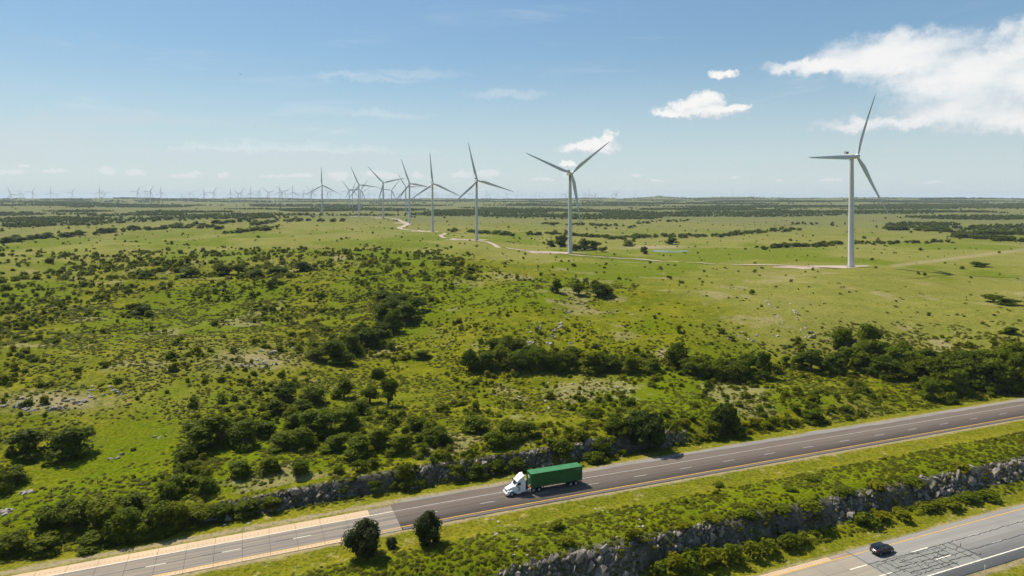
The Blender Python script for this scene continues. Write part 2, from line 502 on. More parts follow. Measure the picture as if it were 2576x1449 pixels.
def ground_material():
    m, q, p, out = new_mat('ground')
    P = pos_node(q)
    at = lambda n: q.n('ShaderNodeAttribute', attribute_name=n).outputs['Fac']
    big, _ = q.noise(P, 0.012, 4, 0.6)
    mid, _ = q.noise(P, 0.06, 4, 0.65)
    sml, _ = q.noise(P, 0.32, 4, 0.7)
    fin, _ = q.noise(P, 1.5, 3, 0.75)
    # rough pasture
    a = q.mix(q.smooth(mid, 0.32, 0.66), (0.150, 0.149, 0.003), (0.090, 0.106, 0.002))
    a = q.mix(q.m('MULTIPLY', q.smooth(sml, 0.5, 0.72), 0.75), a, (0.220, 0.195, 0.022))
    a = q.mix(q.m('MULTIPLY', q.smooth(sml, 0.46, 0.28), 0.6), a, (0.054, 0.068, 0.002))
    a = q.mix(q.m('MULTIPLY', q.smooth(big, 0.5, 0.7), 0.45), a, (0.200, 0.185, 0.050))
    # paler open prairie
    pr = q.mix(q.smooth(mid, 0.3, 0.7), (0.188, 0.180, 0.040), (0.152, 0.154, 0.026))
    pr = q.mix(q.m('MULTIPLY', q.smooth(sml, 0.5, 0.75), 0.6), pr, (0.24, 0.212, 0.058))
    pr = q.mix(q.m('MULTIPLY', q.smooth(big, 0.46, 0.66), 0.55), pr, (0.20, 0.182, 0.048))
    pr = q.mix(q.m('MULTIPLY', q.smooth(sml, 0.42, 0.26), 0.5), pr, (0.105, 0.13, 0.022))
    a = q.mix(at('prairie'), a, pr)
    a = q.mix(at('far'), a, q.mix(q.smooth(mid, 0.3, 0.7), (0.150, 0.146, 0.050), (0.108, 0.118, 0.034)))
    # rich green hollows
    a = q.mix(q.m('MULTIPLY', at('lush'), q.smooth(sml, 0.25, 0.6)), a, (0.098, 0.130, 0.001))
    # mown verge
    mw = q.mix(q.smooth(mid, 0.35, 0.65), (0.165, 0.150, 0.009), (0.116, 0.124, 0.006))
    mw = q.mix(q.m('MULTIPLY', q.smooth(sml, 0.55, 0.75), 0.8), mw, (0.315, 0.255, 0.115))
    mw = q.mix(q.m('MULTIPLY', q.smooth(fin, 0.5, 0.3), 0.5), mw, (0.105, 0.122, 0.006))
    a = q.mix(at('mown'), a, mw)
    # dry soil and dead grass
    dr = q.mix(q.smooth(fin, 0.3, 0.7), (0.36, 0.285, 0.185), (0.24, 0.185, 0.100))
    a = q.mix(q.m('MULTIPLY', at('dry'), q.smooth(q.m('ADD', sml, q.m('MULTIPLY', at('dry'), 0.35)), 0.42, 0.72)), a, dr)
    # bare rock
    rk = q.mix(q.smooth(sml, 0.3, 0.7), (0.045, 0.040, 0.033), (0.13, 0.115, 0.095))
    a = q.mix(q.m('MULTIPLY', at('rock'), q.smooth(fin, 0.2, 0.5)), a, rk)
    # distant woodland floor
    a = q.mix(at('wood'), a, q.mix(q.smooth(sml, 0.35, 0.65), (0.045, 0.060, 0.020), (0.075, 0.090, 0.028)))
    # small uneven light and dark of single grass plants
    g = q.smooth(fin, 0.25, 0.75)
    a = q.mix(1.0, a, q.ramp(g, [(0, (0.42, 0.47, 0.42)), (0.5, (1, 1, 1)), (1, (1.46, 1.36, 1.25))]), 'MULTIPLY')
    q.link(a, p.inputs['Base Color'])
    p.inputs['Roughness'].default_value = 0.95
    p.inputs['Specular IOR Level'].default_value = 0.03
    h = q.m('ADD', q.m('MULTIPLY', sml, 0.9), q.m('MULTIPLY', fin, 0.35))
    bump(q, p, h, 0.85, 0.55)
    return m

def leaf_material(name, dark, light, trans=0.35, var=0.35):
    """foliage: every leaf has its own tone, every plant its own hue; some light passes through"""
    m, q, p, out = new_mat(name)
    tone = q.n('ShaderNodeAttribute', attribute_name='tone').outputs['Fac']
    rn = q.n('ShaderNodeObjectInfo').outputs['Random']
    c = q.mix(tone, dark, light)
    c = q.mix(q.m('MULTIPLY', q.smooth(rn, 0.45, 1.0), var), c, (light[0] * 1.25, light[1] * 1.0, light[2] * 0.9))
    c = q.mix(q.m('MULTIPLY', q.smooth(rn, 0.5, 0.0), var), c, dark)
    q.link(c, p.inputs['Base Color'])
    p.inputs['Roughness'].default_value = 0.6; p.inputs['Specular IOR Level'].default_value = 0.08
    tr = q.n('ShaderNodeBsdfTranslucent')
    q.link(q.mix(1.0, c, (1.15, 1.2, 0.55), 'MULTIPLY'), tr.inputs[0])
    ms = q.n('ShaderNodeMixShader'); ms.inputs[0].default_value = trans
    q.link(p.outputs[0], ms.inputs[1]); q.link(tr.outputs[0], ms.inputs[2]); q.link(ms.outputs[0], out.inputs[0])
    return m

def rock_material(name, c0, c1):
    m, q, p, _ = new_mat(name)
    P = pos_node(q)
    n, _ = q.noise(P, 1.3, 6, 0.7); f, _ = q.noise(P, 6.0, 4, 0.7)
    r = q.n('ShaderNodeObjectInfo').outputs['Random']
    c = q.mix(q.smooth(n, 0.3, 0.7), c0, c1)
    c = q.mix(q.m('MULTIPLY', q.smooth(f, 0.55, 0.7), 0.6), c, (0.42, 0.39, 0.35))
    c = q.mix(q.m('MULTIPLY', q.smooth(f, 0.45, 0.3), 0.6), c, (0.075, 0.068, 0.062))
    c = q.mix(q.m('MULTIPLY', q.smooth(r, 0.6, 1.0), 0.35), c, (0.33, 0.27, 0.215))
    q.link(c, p.inputs['Base Color']); p.inputs['Roughness'].default_value = 0.9
    p.inputs['Specular IOR Level'].default_value = 0.2
    bump(q, p, q.m('ADD', n, q.m('MULTIPLY', f, 0.4)), 0.7, 0.12)
    return m

def asphalt_material(name, base, streak, patch, grain=0.25):
    m, q, p, _ = new_mat(name)
    P = road_pos(q)
    lng = q.vm('MULTIPLY', P, (0.018, 1.5, 1.0))
    a, _ = q.noise(lng, 1.0, 4, 0.6)
    b, _ = q.noise(P, 0.12, 4, 0.6)
    f, _ = q.noise(P, 9.0, 3, 0.8)
    c = q.mix(q.smooth(a, 0.32, 0.68), base, streak)
    c = q.mix(q.m('MULTIPLY', q.smooth(b, 0.45, 0.7), 0.5), c, patch)
    c = q.mix(1.0, c, q.ramp(f, [(0.2, (1 - grain,) * 3), (0.8, (1 + grain,) * 3)]), 'MULTIPLY')
    q.link(c, p.inputs['Base Color']); p.inputs['Roughness'].default_value = 0.85
    p.inputs['Specular IOR Level'].default_value = 0.25
    bump(q, p, f, 0.3, 0.02)
    return m

def paint_material(name, col, wear):
    m, q, p, _ = new_mat(name)
    P = road_pos(q)
    n, _ = q.noise(P, 2.2, 5, 0.75)
    c = q.mix(q.smooth(n, 0.52, 0.68), col, wear)
    q.link(c, p.inputs['Base Color']); p.inputs['Roughness'].default_value = 0.7
    return m

M = {}
M['ground'] = ground_material()
M['tree'] = leaf_material('tree_leaves', (0.042, 0.066, 0.001), (0.136, 0.168, 0.002), 0.48)
M['dark_tree'] = leaf_material('shaded_leaves', (0.016, 0.028, 0.001), (0.060, 0.080, 0.002), 0.28)  # leaf colour darkened for the shade side these trees show
M['mid_tree'] = leaf_material('mid_green_leaves', (0.060, 0.090, 0.001), (0.172, 0.200, 0.003), 0.50)
M['shrub'] = leaf_material('shrub_leaves', (0.078, 0.106, 0.001), (0.198, 0.214, 0.003), 0.52, 0.6)
M['weed'] = leaf_material('weed_leaves', (0.084, 0.100, 0.002), (0.182, 0.178, 0.012), 0.45)
M['cedar'] = leaf_material('cedar_needles', (0.016, 0.026, 0.003), (0.056, 0.066, 0.006), 0.15)
M['bark'] = simple('bark', (0.105, 0.085, 0.065), 0.9, 0, 0.1, 0.3, 6)
M['rock'] = rock_material('grey_rock', (0.130, 0.106, 0.080), (0.300, 0.258, 0.205))
M['pale_rock'] = rock_material('pale_rock', (0.25, 0.215, 0.165), (0.36, 0.32, 0.26))
M['asphalt'] = asphalt_material('worn_asphalt', (0.098, 0.074, 0.056), (0.130, 0.102, 0.080), (0.118, 0.094, 0.075))
M['asphalt_grey'] = asphalt_material('grey_asphalt', (0.190, 0.176, 0.156), (0.228, 0.212, 0.188), (0.172, 0.160, 0.145))
M['sealed'] = asphalt_material('sealed_asphalt', (0.190, 0.184, 0.160), (0.220, 0.210, 0.182), (0.200, 0.186, 0.166))
M['lane_slab'] = asphalt_material('lane_concrete', (0.135, 0.122, 0.112), (0.27, 0.215, 0.15), (0.175, 0.152, 0.130), 0.12)
M['tan_slab'] = asphalt_material('shoulder_concrete', (0.47, 0.33, 0.195), (0.53, 0.385, 0.235), (0.42, 0.305, 0.19), 0.12)
M['worn_slab'] = asphalt_material('worn_shoulder', (0.16, 0.135, 0.115), (0.33, 0.25, 0.165), (0.40, 0.29, 0.185), 0.15)
M['low_slab'] = asphalt_material('pale_concrete', (0.255, 0.215, 0.155), (0.295, 0.252, 0.185), (0.235, 0.205, 0.158), 0.12)
M['gravel_spill'] = asphalt_material('gravel_spill', (0.20, 0.18, 0.158), (0.245, 0.22, 0.19), (0.16, 0.138, 0.115), 0.3)
M['rumble'] = asphalt_material('rumble_strip', (0.095, 0.078, 0.065), (0.135, 0.11, 0.092), (0.17, 0.14, 0.115), 0.35)
M['white_paint'] = paint_material('white_paint', (0.40, 0.38, 0.34), (0.20, 0.18, 0.16))
M['bright_paint'] = paint_material('bright_white_paint', (0.70, 0.65, 0.50), (0.46, 0.42, 0.32))
M['yellow_paint'] = paint_material('yellow_paint', (0.60, 0.33, 0.045), (0.38, 0.23, 0.06))
M['tar'] = simple('crack_sealant', (0.030, 0.030, 0.030), 0.7, 0, 0.3, 0.4, 2)
M['joint'] = simple('joint_shadow', (0.045, 0.038, 0.032), 0.9)  # dark bed seen in the joints between slabs
M['groove_grey'] = simple('groove_grey', (0.125, 0.102, 0.084), 0.9)
M['tan_groove'] = simple('groove', (0.33, 0.23, 0.14), 0.9)
M['gravel'] = asphalt_material('pink_gravel', (0.36, 0.275, 0.20), (0.42, 0.325, 0.245), (0.31, 0.24, 0.17), 0.25)
M['turbine'] = simple('turbine_white', (0.53, 0.525, 0.505), 0.42, 0, 0.4, 0.03, 0.3)
M['turbine_dark'] = simple('turbine_grey', (0.09, 0.10, 0.12), 0.5)
M['soot'] = simple('grease_stain', (0.085, 0.075, 0.07), 0.7, 0, 0.3, 0.5, 0.9)
M['truck_white'] = simple('truck_white', (0.74, 0.73, 0.71), 0.28, 0, 0.5, 0.03)
M['truck_green'] = simple('trailer_green', (0.010, 0.083, 0.016), 0.45, 0, 0.35, 0.16, 0.7)
M['rubber'] = simple('rubber', (0.022, 0.022, 0.023), 0.8, 0, 0.2)
M['chrome'] = simple('aluminium', (0.55, 0.55, 0.56), 0.3, 0.85)
M['black'] = simple('black_plastic', (0.018, 0.018, 0.02), 0.5)
M['chassis'] = simple('chassis', (0.035, 0.032, 0.032), 0.7)
M['orange'] = simple('orange_steel', (0.52, 0.17, 0.055), 0.5, 0, 0.4, 0.25)
M['glass'] = simple('dark_glass', (0.012, 0.017, 0.018), 0.06, 0, 0.7, 0.0)
M['car_black'] = simple('black_car_paint', (0.008, 0.009, 0.011), 0.16, 0, 0.6, 0.0)
M['tail_red'] = simple('tail_light', (0.30, 0.018, 0.015), 0.2)
M['lamp_white'] = simple('clear_lamp', (0.75, 0.75, 0.72), 0.15)
M['door_mark'] = simple('door_graphic', (0.10, 0.085, 0.12), 0.4, 0, 0.4, 0.5, 2.5)
M['amber'] = simple('amber_lens', (0.65, 0.22, 0.02), 0.3)
M['post'] = simple('white_post', (0.70, 0.69, 0.64), 0.5)
M['steel'] = simple('galvanised_steel', (0.36, 0.36, 0.36), 0.5, 0.3)
M['litter'] = simple('pale_litter', (0.72, 0.72, 0.70), 0.6)
M['wire'] = simple('old_wood', (0.16, 0.13, 0.10), 0.9)
def water_material():
    m, q, p, _ = new_mat('pond_water')
    n, _ = q.noise(pos_node(q), 0.05, 4, 0.6)
    c = q.mix(q.smooth(n, 0.47, 0.53), (0.030, 0.036, 0.034), (0.10, 0.14, 0.02))
    q.link(c, p.inputs['Base Color'])
    q.link(q.smooth(n, 0.47, 0.53, 0.12, 0.9), p.inputs['Roughness'])
    p.inputs['Specular IOR Level'].default_value = 0.6
    f, _ = q.noise(pos_node(q), 1.2, 2, 0.5)
    bump(q, p, f, 0.05, 0.05)
    return m
M['water'] = water_material()

# ------------------------------------------------------------------ woodland mask for the far country (world coordinates)
FAR_WOODS = [  # photograph (x, y, rx, ry) of the masses of far trees
    (1290, 531, 190, 6), (1130, 536, 60, 5), (1500, 533, 120, 4), (1000, 528, 90, 3), (1750, 527, 160, 4), (2150, 533, 330, 4), (2450, 548, 230, 6),
    (2520, 578, 190, 11), (2330, 566, 90, 6), (2560, 600, 110, 10), (2000, 520, 300, 3), (2400, 520, 300, 6), (1700, 512, 200, 2), (100, 553, 150, 7),
    (40, 540, 80, 4), (180, 532, 120, 3), (480, 534, 150, 3), (780, 531, 120, 3), (330, 521, 200, 2), (800, 519, 160, 2), (60, 568, 90, 5), (1450, 517, 220, 2), (2300, 507, 300, 3), (2000, 507, 250, 2), (620, 560, 60, 5)]
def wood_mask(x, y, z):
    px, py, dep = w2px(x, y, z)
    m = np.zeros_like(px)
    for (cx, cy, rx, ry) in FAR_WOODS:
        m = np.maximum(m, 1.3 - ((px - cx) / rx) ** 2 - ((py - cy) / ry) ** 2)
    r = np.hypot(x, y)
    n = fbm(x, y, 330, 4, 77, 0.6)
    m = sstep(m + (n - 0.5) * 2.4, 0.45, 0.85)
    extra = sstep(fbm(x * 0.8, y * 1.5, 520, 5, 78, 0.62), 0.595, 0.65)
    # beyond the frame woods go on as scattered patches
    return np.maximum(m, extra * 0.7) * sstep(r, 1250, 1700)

# ------------------------------------------------------------------ ground sheet
def axis_lines(fine0, fine1, step, grow, end0, end1):
    mid = np.arange(fine0, fine1 + 1e-6, step)
    def out(start, end, sgn):
        l, s, p = [], step, start
        while (p - end) * sgn < 0:
            s *= grow; p += s * sgn; l.append(p)
        return l
    return np.array(out(fine0, end0, -1)[::-1] + list(mid) + out(fine1, end1, 1))
tl = np.concatenate([axis_lines(76, 79, 1.0, 1.25, -1500, 79)[:-1], np.arange(79, 127, 0.5), np.arange(127, 136, 1.5), np.arange(136, 152, 0.5),
                     axis_lines(152, 180, 0.9, 1.018, 152, 20500)])
sl_ = axis_lines(-100, 300, 1.15, 1.03, -19000, 20000)
S_, T_ = np.meshgrid(sl_, tl)
GX, GY = to_xy(S_, T_)
GZ = ground_z(GX, GY)

# pond hollow
POND = px2w([1685], [631.5])[0]
pd = np.hypot((GX - POND[0]) / 23.5, (GY - POND[1]) / 22.0)
GZ = np.where(pd < 1.6, np.minimum(GZ, POND[2] + np.clip(pd - 1.0, -0.35, 1) * 1.5), GZ)

nr, ncl = GX.shape
idx = np.arange(nr * ncl).reshape(nr, ncl)
faces = np.stack([idx[:-1, :-1], idx[:-1, 1:], idx[1:, 1:], idx[1:, :-1]], -1).reshape(-1, 4)
gme = mesh_np('ground', np.stack([GX, GY, GZ], -1).reshape(-1, 3), faces, M['ground'], True)
ground = tag(obj('ground', gme), 'rolling green pasture and verges on both sides of the highway', 'ground', kind='structure')

def masks(x, y, z):
    s, t = to_st(x, y); r = np.hypot(x, y)
    n = fbm(x, y, 6, 3, 61) - 0.5
    mown = np.zeros_like(x)
    mown = np.maximum(mown, sstep(t, 60, 66) * (1 - sstep(t, 80, 80.5)))
    mown = np.maximum(mown, sstep(t, 93, 93.5) * (1 - sstep(t + n * 1.6, 97.6, 99.4)))
    mown = np.maximum(mown, sstep(t + n * 3, 115.2, 117.4) * (1 - sstep(t, 125, 126)))
    mown = np.maximum(mown, sstep(t, 134, 135) * (1 - sstep(t + n * 1.6, 141.0, 142.6)))
    px, py, dep = w2px(x, y, z)
    inside = (y > 30)
    prairie = sstep(r + (fbm(x, y, 60, 3, 3) - .5) * 260, 420, 760)
    # the open hillside on the right is paler too
    prairie = np.maximum(prairie, 0.75 * sstep(x + (fbm(x, y, 50, 3, 4) - .5) * 90, 40, 130) * sstep(r, 255, 330))
    prairie = np.where(x < -20, prairie * sstep(r, 420, 700), prairie)
    lush = sstep(fbm(x, y * 0.6, 70, 4, 8, 0.55), 0.52, 0.66) * (1 - sstep(r, 900, 1600)) * np.where(t > 150, 1, 0)
    lush = np.maximum(lush, 0.8 * sstep(t, 103, 106) * (1 - sstep(t + n * 4, 114, 118)))
    dry = np.zeros_like(x)
    for edge, w in ((79.2, 0.9), (94.2, 0.5), (123.6, 0.9), (136.8, 1.3)):
        dry = np.maximum(dry, 1 - np.clip(np.abs(t - edge) / (w * (0.6 + 1.4 * fbm(x, y, 9, 2, 62))), 0, 1))
    dry = np.maximum(dry, 0.45 * sstep(fbm(x, y, 24, 4, 63, 0.6), 0.63, 0.74) * (r < 600) * (t > 148))
    dry = np.maximum(dry, 0.85 * np.exp(-((px - 1640) / 90.0) ** 2 - ((py - 622) / 5.0) ** 2) * inside)
    dry = np.maximum(dry, 0.9 * np.exp(-((px - 1668) / 16.0) ** 2 - ((py - 890) / 14.0) ** 2) * inside)
    dry = np.maximum(dry, 0.7 * np.exp(-((px - 640) / 120.0) ** 2 - ((py - 905) / 26.0) ** 2) * inside)
    dry = np.maximum(dry, 0.8 * np.exp(-((px - 130) / 150.0) ** 2 - ((py - 1010) / 26.0) ** 2) * inside)
    # a pale two-rut track on the right, and the dry fringe beside the pads
    dry = np.maximum(dry, 0.62 * np.exp(-((py - (665 - (px - 2280) * 0.125)) / 5.0) ** 2) * (px > 2240) * (px < 2700) * inside)
    rock = np.zeros_like(x)
    cm = cliff_height_mask(s)
    rock = np.maximum(rock, cm * sstep(t, 100.3, 102.0) * (1 - sstep(t, 104.6, 105.6)))
    rock = np.maximum(rock, sstep(s, -28, -18) * (1 - sstep(s, 96, 112)) * sstep(t, 142.2, 143.7) * (1 - sstep(t, 145.2, 146.7)))
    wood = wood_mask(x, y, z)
    far = sstep(r + (fbm(x, y, 300, 3, 70) - .5) * 900, 800, 2000)
    return dict(far=far, mown=mown, prairie=prairie, lush=lush, dry=dry, rock=rock, wood=wood)
for k, v in masks(GX.ravel(), GY.ravel(), GZ.ravel()).items():
    a = gme.attributes.new(k, 'FLOAT', 'POINT')
    a.data.foreach_set('value', np.ascontiguousarray(np.clip(v, 0, 1), np.float32))

# sky beyond everything is the world; water of the small stock pond
def disc(name, cx, cy, z, rx, ry, mat, seed, n=40):
    v = [(cx, cy, z)]
    for i in range(n):
        a = 2 * math.pi * i / n
        k = 1 + 0.16 * math.sin(a * 3 + seed) + 0.09 * math.sin(a * 5 + seed * 2)
        v.append((cx + math.cos(a) * rx * k, cy + math.sin(a) * ry * k, z))
    return mesh_from(name, v, [(0, 1 + i, 1 + (i + 1) % n) for i in range(n)], mat)
pond = obj('pond', disc('pond', POND[0], POND[1], POND[2] - 0.1, 23, 20, M['water'], 1.0))
tag(pond, 'small green-edged stock pond in the pasture beyond the turbine track', 'pond', kind='structure')

# ------------------------------------------------------------------ roads
def strip(name, s0, s1, t0, t1, zf, dz, mat, parent=None, ds=4.0, skirt=0.0, wob0=None, wob1=None):
    n = max(2, int(abs(s1 - s0) / ds) + 1)
    s = np.linspace(s0, s1, n)
    ta = np.full(n, float(t0)) if wob0 is None else t0 + wob0(s)
    tb = np.full(n, float(t1)) if wob1 is None else t1 + wob1(s)
    z = zf(s) + dz
    xa, ya = to_xy(s, ta); xb, yb = to_xy(s, tb)
    rows = [np.stack([xa, ya, z], 1), np.stack([xb, yb, z], 1)]
    if skirt:
        rows = [np.stack([xa, ya, z - skirt], 1)] + rows + [np.stack([xb, yb, z - skirt], 1)]
    v = np.concatenate(rows); k = len(rows)
    i = np.arange(n - 1)
    f = np.concatenate([np.stack([j * n + i, j * n + i + 1, (j + 1) * n + i + 1, (j + 1) * n + i], 1) for j in range(k - 1)])
    return obj(name, mesh_np(name, v, f, mat), parent)
edge = lambda sd, a, sc_=5.0: (lambda s: (fbm(s, s * 0 + sd, sc_, 3, sd) - 0.5) * a)

JU, JL = 26.0, 105.9
road_u = strip('road', JU, 900, 124.0, 135.9, zup, 0.0, M['asphalt'], skirt=0.14, wob1=edge(1, 0.9), wob0=edge(2, 0.25))
tag(road_u, 'brown-grey worn asphalt of the upper carriageway under the green trailer', 'road', kind='structure')
base_u = strip('road', -260, JU - 0.004, 124.05, 135.2, zup, -0.07, M['joint'], skirt=0.08)
tag(base_u, 'pale slabbed concrete end of the upper carriageway beside the two cedars', 'road', kind='structure')
road_l = strip('road', JL, 900, 79.7, 93.9, zlo, 0.0, M['asphalt_grey'], skirt=0.14, wob0=edge(3, 0.2), wob1=edge(4, 0.2))
tag(road_l, 'grey asphalt of the lower carriageway under the black car', 'road', kind='structure')
base_l = strip('road', -200, JL - 0.004, 79.75, 93.85, zlo, -0.07, M['joint'], skirt=0.08)
tag(base_l, 'pale concrete end of the lower carriageway behind the black car', 'road', kind='structure')

# concrete slabs, each a piece with its own edges
def slabs(parent, zf, s_end, s_start, L, lanes, gap=0.05, jit=0.0):
    n = int((s_end - s_start) / L)
    for (t0, t1, mat) in lanes:
        for i in range(n):
            sb = s_end - 0.03 - i * L; sa = sb - L + gap
            b = MB(); z0, z1 = float(zf(sa)), float(zf(sb))
            dz = rnd.uniform(-jit, jit)
            v = []
            for (ss, tt, zz) in ((sa, t0, z0), (sb, t0, z1), (sb, t1, z1), (sa, t1, z0)):
                x, y = to_xy(ss, tt); v.append((x, y, zz - 0.062 + dz))
            v += [(x, y, z + 0.066) for x, y, z in v]
            b.add(v, [(3,2,1,0),(4,5,6,7),(0,1,5,4),(1,2,6,5),(2,3,7,6),(3,0,4,7)])
            mt_ = M['worn_slab'] if (mat is M['tan_slab'] and i == 0) else mat
            obj('concrete_slab', b.mesh('concrete_slab', mt_, fix=False), parent)
slabs(base_u, zup, JU, -66, 4.75, [(124.1, 125.28, M['tan_slab']), (125.32, 128.86, M['lane_slab']), (128.9, 132.5, M['lane_slab']), (132.54, 135.1, M['tan_slab'])], jit=0.003)
slabs(base_l, zlo, JL, 60, 4.9, [(92.74, 93.8, M['tan_slab']), (89.02, 92.7, M['low_slab']), (85.3, 88.98, M['low_slab']), (79.8, 85.26, M['low_slab'])], jit=0.003)

def line(road, name, s0, s1, t, w, zf, mat, dz=0.010, ds=6.0):
    return strip(name, s0, s1, t - w / 2, t + w / 2, zf, dz, mat, road, ds)
# upper carriageway paint
line(road_u, 'edge_line', JU + .05, 900, 125.28, 0.24, zup, M['yellow_paint'])
line(base_u, 'edge_line', -260, JU - .05, 125.22, 0.20, zup, M['yellow_paint'], 0.012)
line(road_u, 'edge_line', JU + .05, 900, 132.35, 0.16, zup, M['white_paint'])
line(base_u, 'edge_line', -260, JU - .05, 132.40, 0.18, zup, M['bright_paint'], 0.012)
for k in range(-8, 44):
    s0 = 31.0 + 12.3 * k
    rd, mt = (road_u, M['white_paint']) if s0 > JU else (base_u, M['bright_paint'])
    if s0 + 3.1 < 620: line(rd, 'lane_dash', s0, s0 + 3.2, 128.9, 0.16, zup, mt, 0.012)
    if s0 <= JU: line(rd, 'lane_dash', s0 - 3.2, s0 - 0.1, 128.98, 0.13, zup, M['tar'], 0.012)
# rumble strip: a dark milled band and its separate grooves
strip('rumble_strip', JU + 0.2, 900, 124.15, 125.02, zup, 0.008, M['rumble'], road_u)
def grooves(parent, s0, s1, t0, t1, zf, step, mat, w=0.22, dz=0.016):
    b = MB()
    for s in np.arange(s0, s1, step):
        z = float(zf(s)) + dz
        b.add([(*to_xy(s, t0), z), (*to_xy(s + w, t0), z), (*to_xy(s + w, t1), z), (*to_xy(s, t1), z)], [(0, 1, 2, 3)])
    o = obj('rumble_grooves', b.mesh('rumble_grooves', mat, fix=False), parent); o['kind'] = 'stuff'
grooves(road_u, JU + 1, 330, 124.3, 124.8, zup, 0.9, M['groove_grey'], 0.35)
grooves(base_u, -62, JU - 1, 133.3, 133.75, zup, 0.75, M['tan_groove'], 0.16)
grooves(base_u, -62, JU - 1, 124.55, 124.9, zup, 0.75, M['tan_groove'], 0.16)
grooves(base_l, 62, JL - 1, 93.1, 93.5, zlo, 0.75, M['tan_groove'], 0.16)
# gravel and silt washed onto the far shoulder
sp = strip('gravel_verge', 66, 900, 135.3, 136.9, zup, 0.014, M['gravel_spill'], ds=1.2, wob0=edge(5, 1.5, 9), wob1=edge(6, 2.4, 12))
tag(sp, 'pale strip of loose gravel along the far edge of the upper carriageway', 'gravel verge', kind='structure')
sp2 = strip('gravel_verge', JU + 2, 67, 135.6, 136.5, zup, 0.016, M['gravel_spill'], ds=1.0, wob0=edge(7, 1.2, 6), wob1=edge(8, 1.6, 5))
tag(sp2, 'thin line of washed grit beside the truck on the far shoulder', 'gravel verge', kind='structure')

# lower carriageway paint
line(road_l, 'edge_line', JL + .05, 900, 92.55, 0.20, zlo, M['yellow_paint'])
line(base_l, 'edge_line', -200, JL - .05, 92.60, 0.20, zlo, M['yellow_paint'], 0.012)
line(road_l, 'edge_line', JL + .05, 900, 82.0, 0.24, zlo, M['bright_paint'])
line(base_l, 'edge_line', -200, JL - .05, 82.0, 0.22, zlo, M['bright_paint'], 0.012)
for k in range(-5, 30):
    for s0, t in ((101.4 + 15.8 * k, 88.95), (103.5 + 15.5 * k, 85.3)):
        rd = road_l if s0 + 2 > JL else base_l
        line(rd, 'lane_dash', s0, s0 + (4.3 if k < 2 else 3.0), t, 0.24 if k < 2 else 0.18, zlo, M['bright_paint'] if k < 2 else M['white_paint'], 0.014)
# the sealed, cracked panel
patch = strip('sealed_patch', JL + 0.02, 127.3, 82.1, 88.8, zlo, 0.006, M['sealed'], road_l)
def cracks():
    b = MB()
    def ribbon(pts, w, dz):
        pts = [np.array(p, float) for p in pts]
        # jitter and subdivide
        out = [pts[0]]
        for a, c in zip(pts[:-1], pts[1:]):
            n = max(1, int(np.hypot(*(c - a)) / 0.55))
            for i in range(1, n + 1):
                p = a + (c - a) * i / n
                if i < n: p = p + np.array([rnd.gauss(0, 0.10), rnd.gauss(0, 0.10)])
                out.append(p)
        L, Rr = [], []
        for i, p in enumerate(out):
            d = out[min(i + 1, len(out) - 1)] - out[max(i - 1, 0)]
            d = d / (np.hypot(*d) + 1e-6); nn = np.array([-d[1], d[0]]) * w * rnd.uniform(0.55, 1.25) / 2
            z = float(zlo(p[0])) + dz
            L.append((*to_xy(*(p + nn)), z)); Rr.append((*to_xy(*(p - nn)), z))
        n = len(out)
        b.add(L + Rr, [(i, i + 1, n + i + 1, n + i) for i in range(n - 1)])
        return out
    z = 0.020
    ribbon([(JL + .1, 94), (JL + .3, 86), (JL, 79.8)], 0.13, z)
    ribbon([(JL, 89.0), (118, 88.6), (127.3, 88.7)], 0.15, z + .002); ribbon([(JL + 1, 88.2), (116, 88.3), (124, 88.1)], 0.10, z + .004)
    ribbon([(127.3, 88.7), (127.6, 85), (127.1, 82.1)], 0.15, z + .006)
    ribbon([(127.3, 88.6), (150, 88.9), (176, 88.4), (230, 88.8)], 0.12, z + .008)
    ribbon([(127.4, 85.2), (146, 85.0), (170, 85.3), (230, 85.1)], 0.12, z + .010)
    ribbon([(JL, 85.2), (119, 85.0), (127.2, 85.3)], 0.10, z + .012)
    e = 0.014
    for s in np.arange(JL + 1.6, 127.2, 1.75):
        e += 0.0004
        t_top = rnd.choice([88.7, 88.7, 88.2, 86.6]); t_bot = rnd.choice([82.2, 83.2, 84.6, 82.6, 82.2])
        sl2 = rnd.uniform(-1.2, 1.2)
        tr = ribbon([(s, t_top), (s + sl2 * 0.5, (t_top + t_bot) / 2), (s + sl2, t_bot)], rnd.uniform(0.07, 0.15), z + e)
        for _ in range(rnd.randint(1, 3)):
            p = rnd.choice(tr); e += 0.0004
            ribbon([p, (p[0] + rnd.uniform(-2.2, 2.2), min(88.6, max(81.8, p[1] + rnd.uniform(-1.3, 1.3)))), ], rnd.uniform(0.06, 0.12), z + e)
    for t in (87.2, 86.0, 84.0, 82.9):
        e += 0.0004
        ribbon([(JL + rnd.uniform(1, 6), t), (119, t + rnd.uniform(-.6, .6)), (rnd.uniform(120, 127), t + rnd.uniform(-.5, .5))], 0.13, z + e)
    o = obj('crack_sealant', b.mesh('crack_sealant', M['tar'], fix=False), road_l); o['kind'] = 'stuff'
cracks()

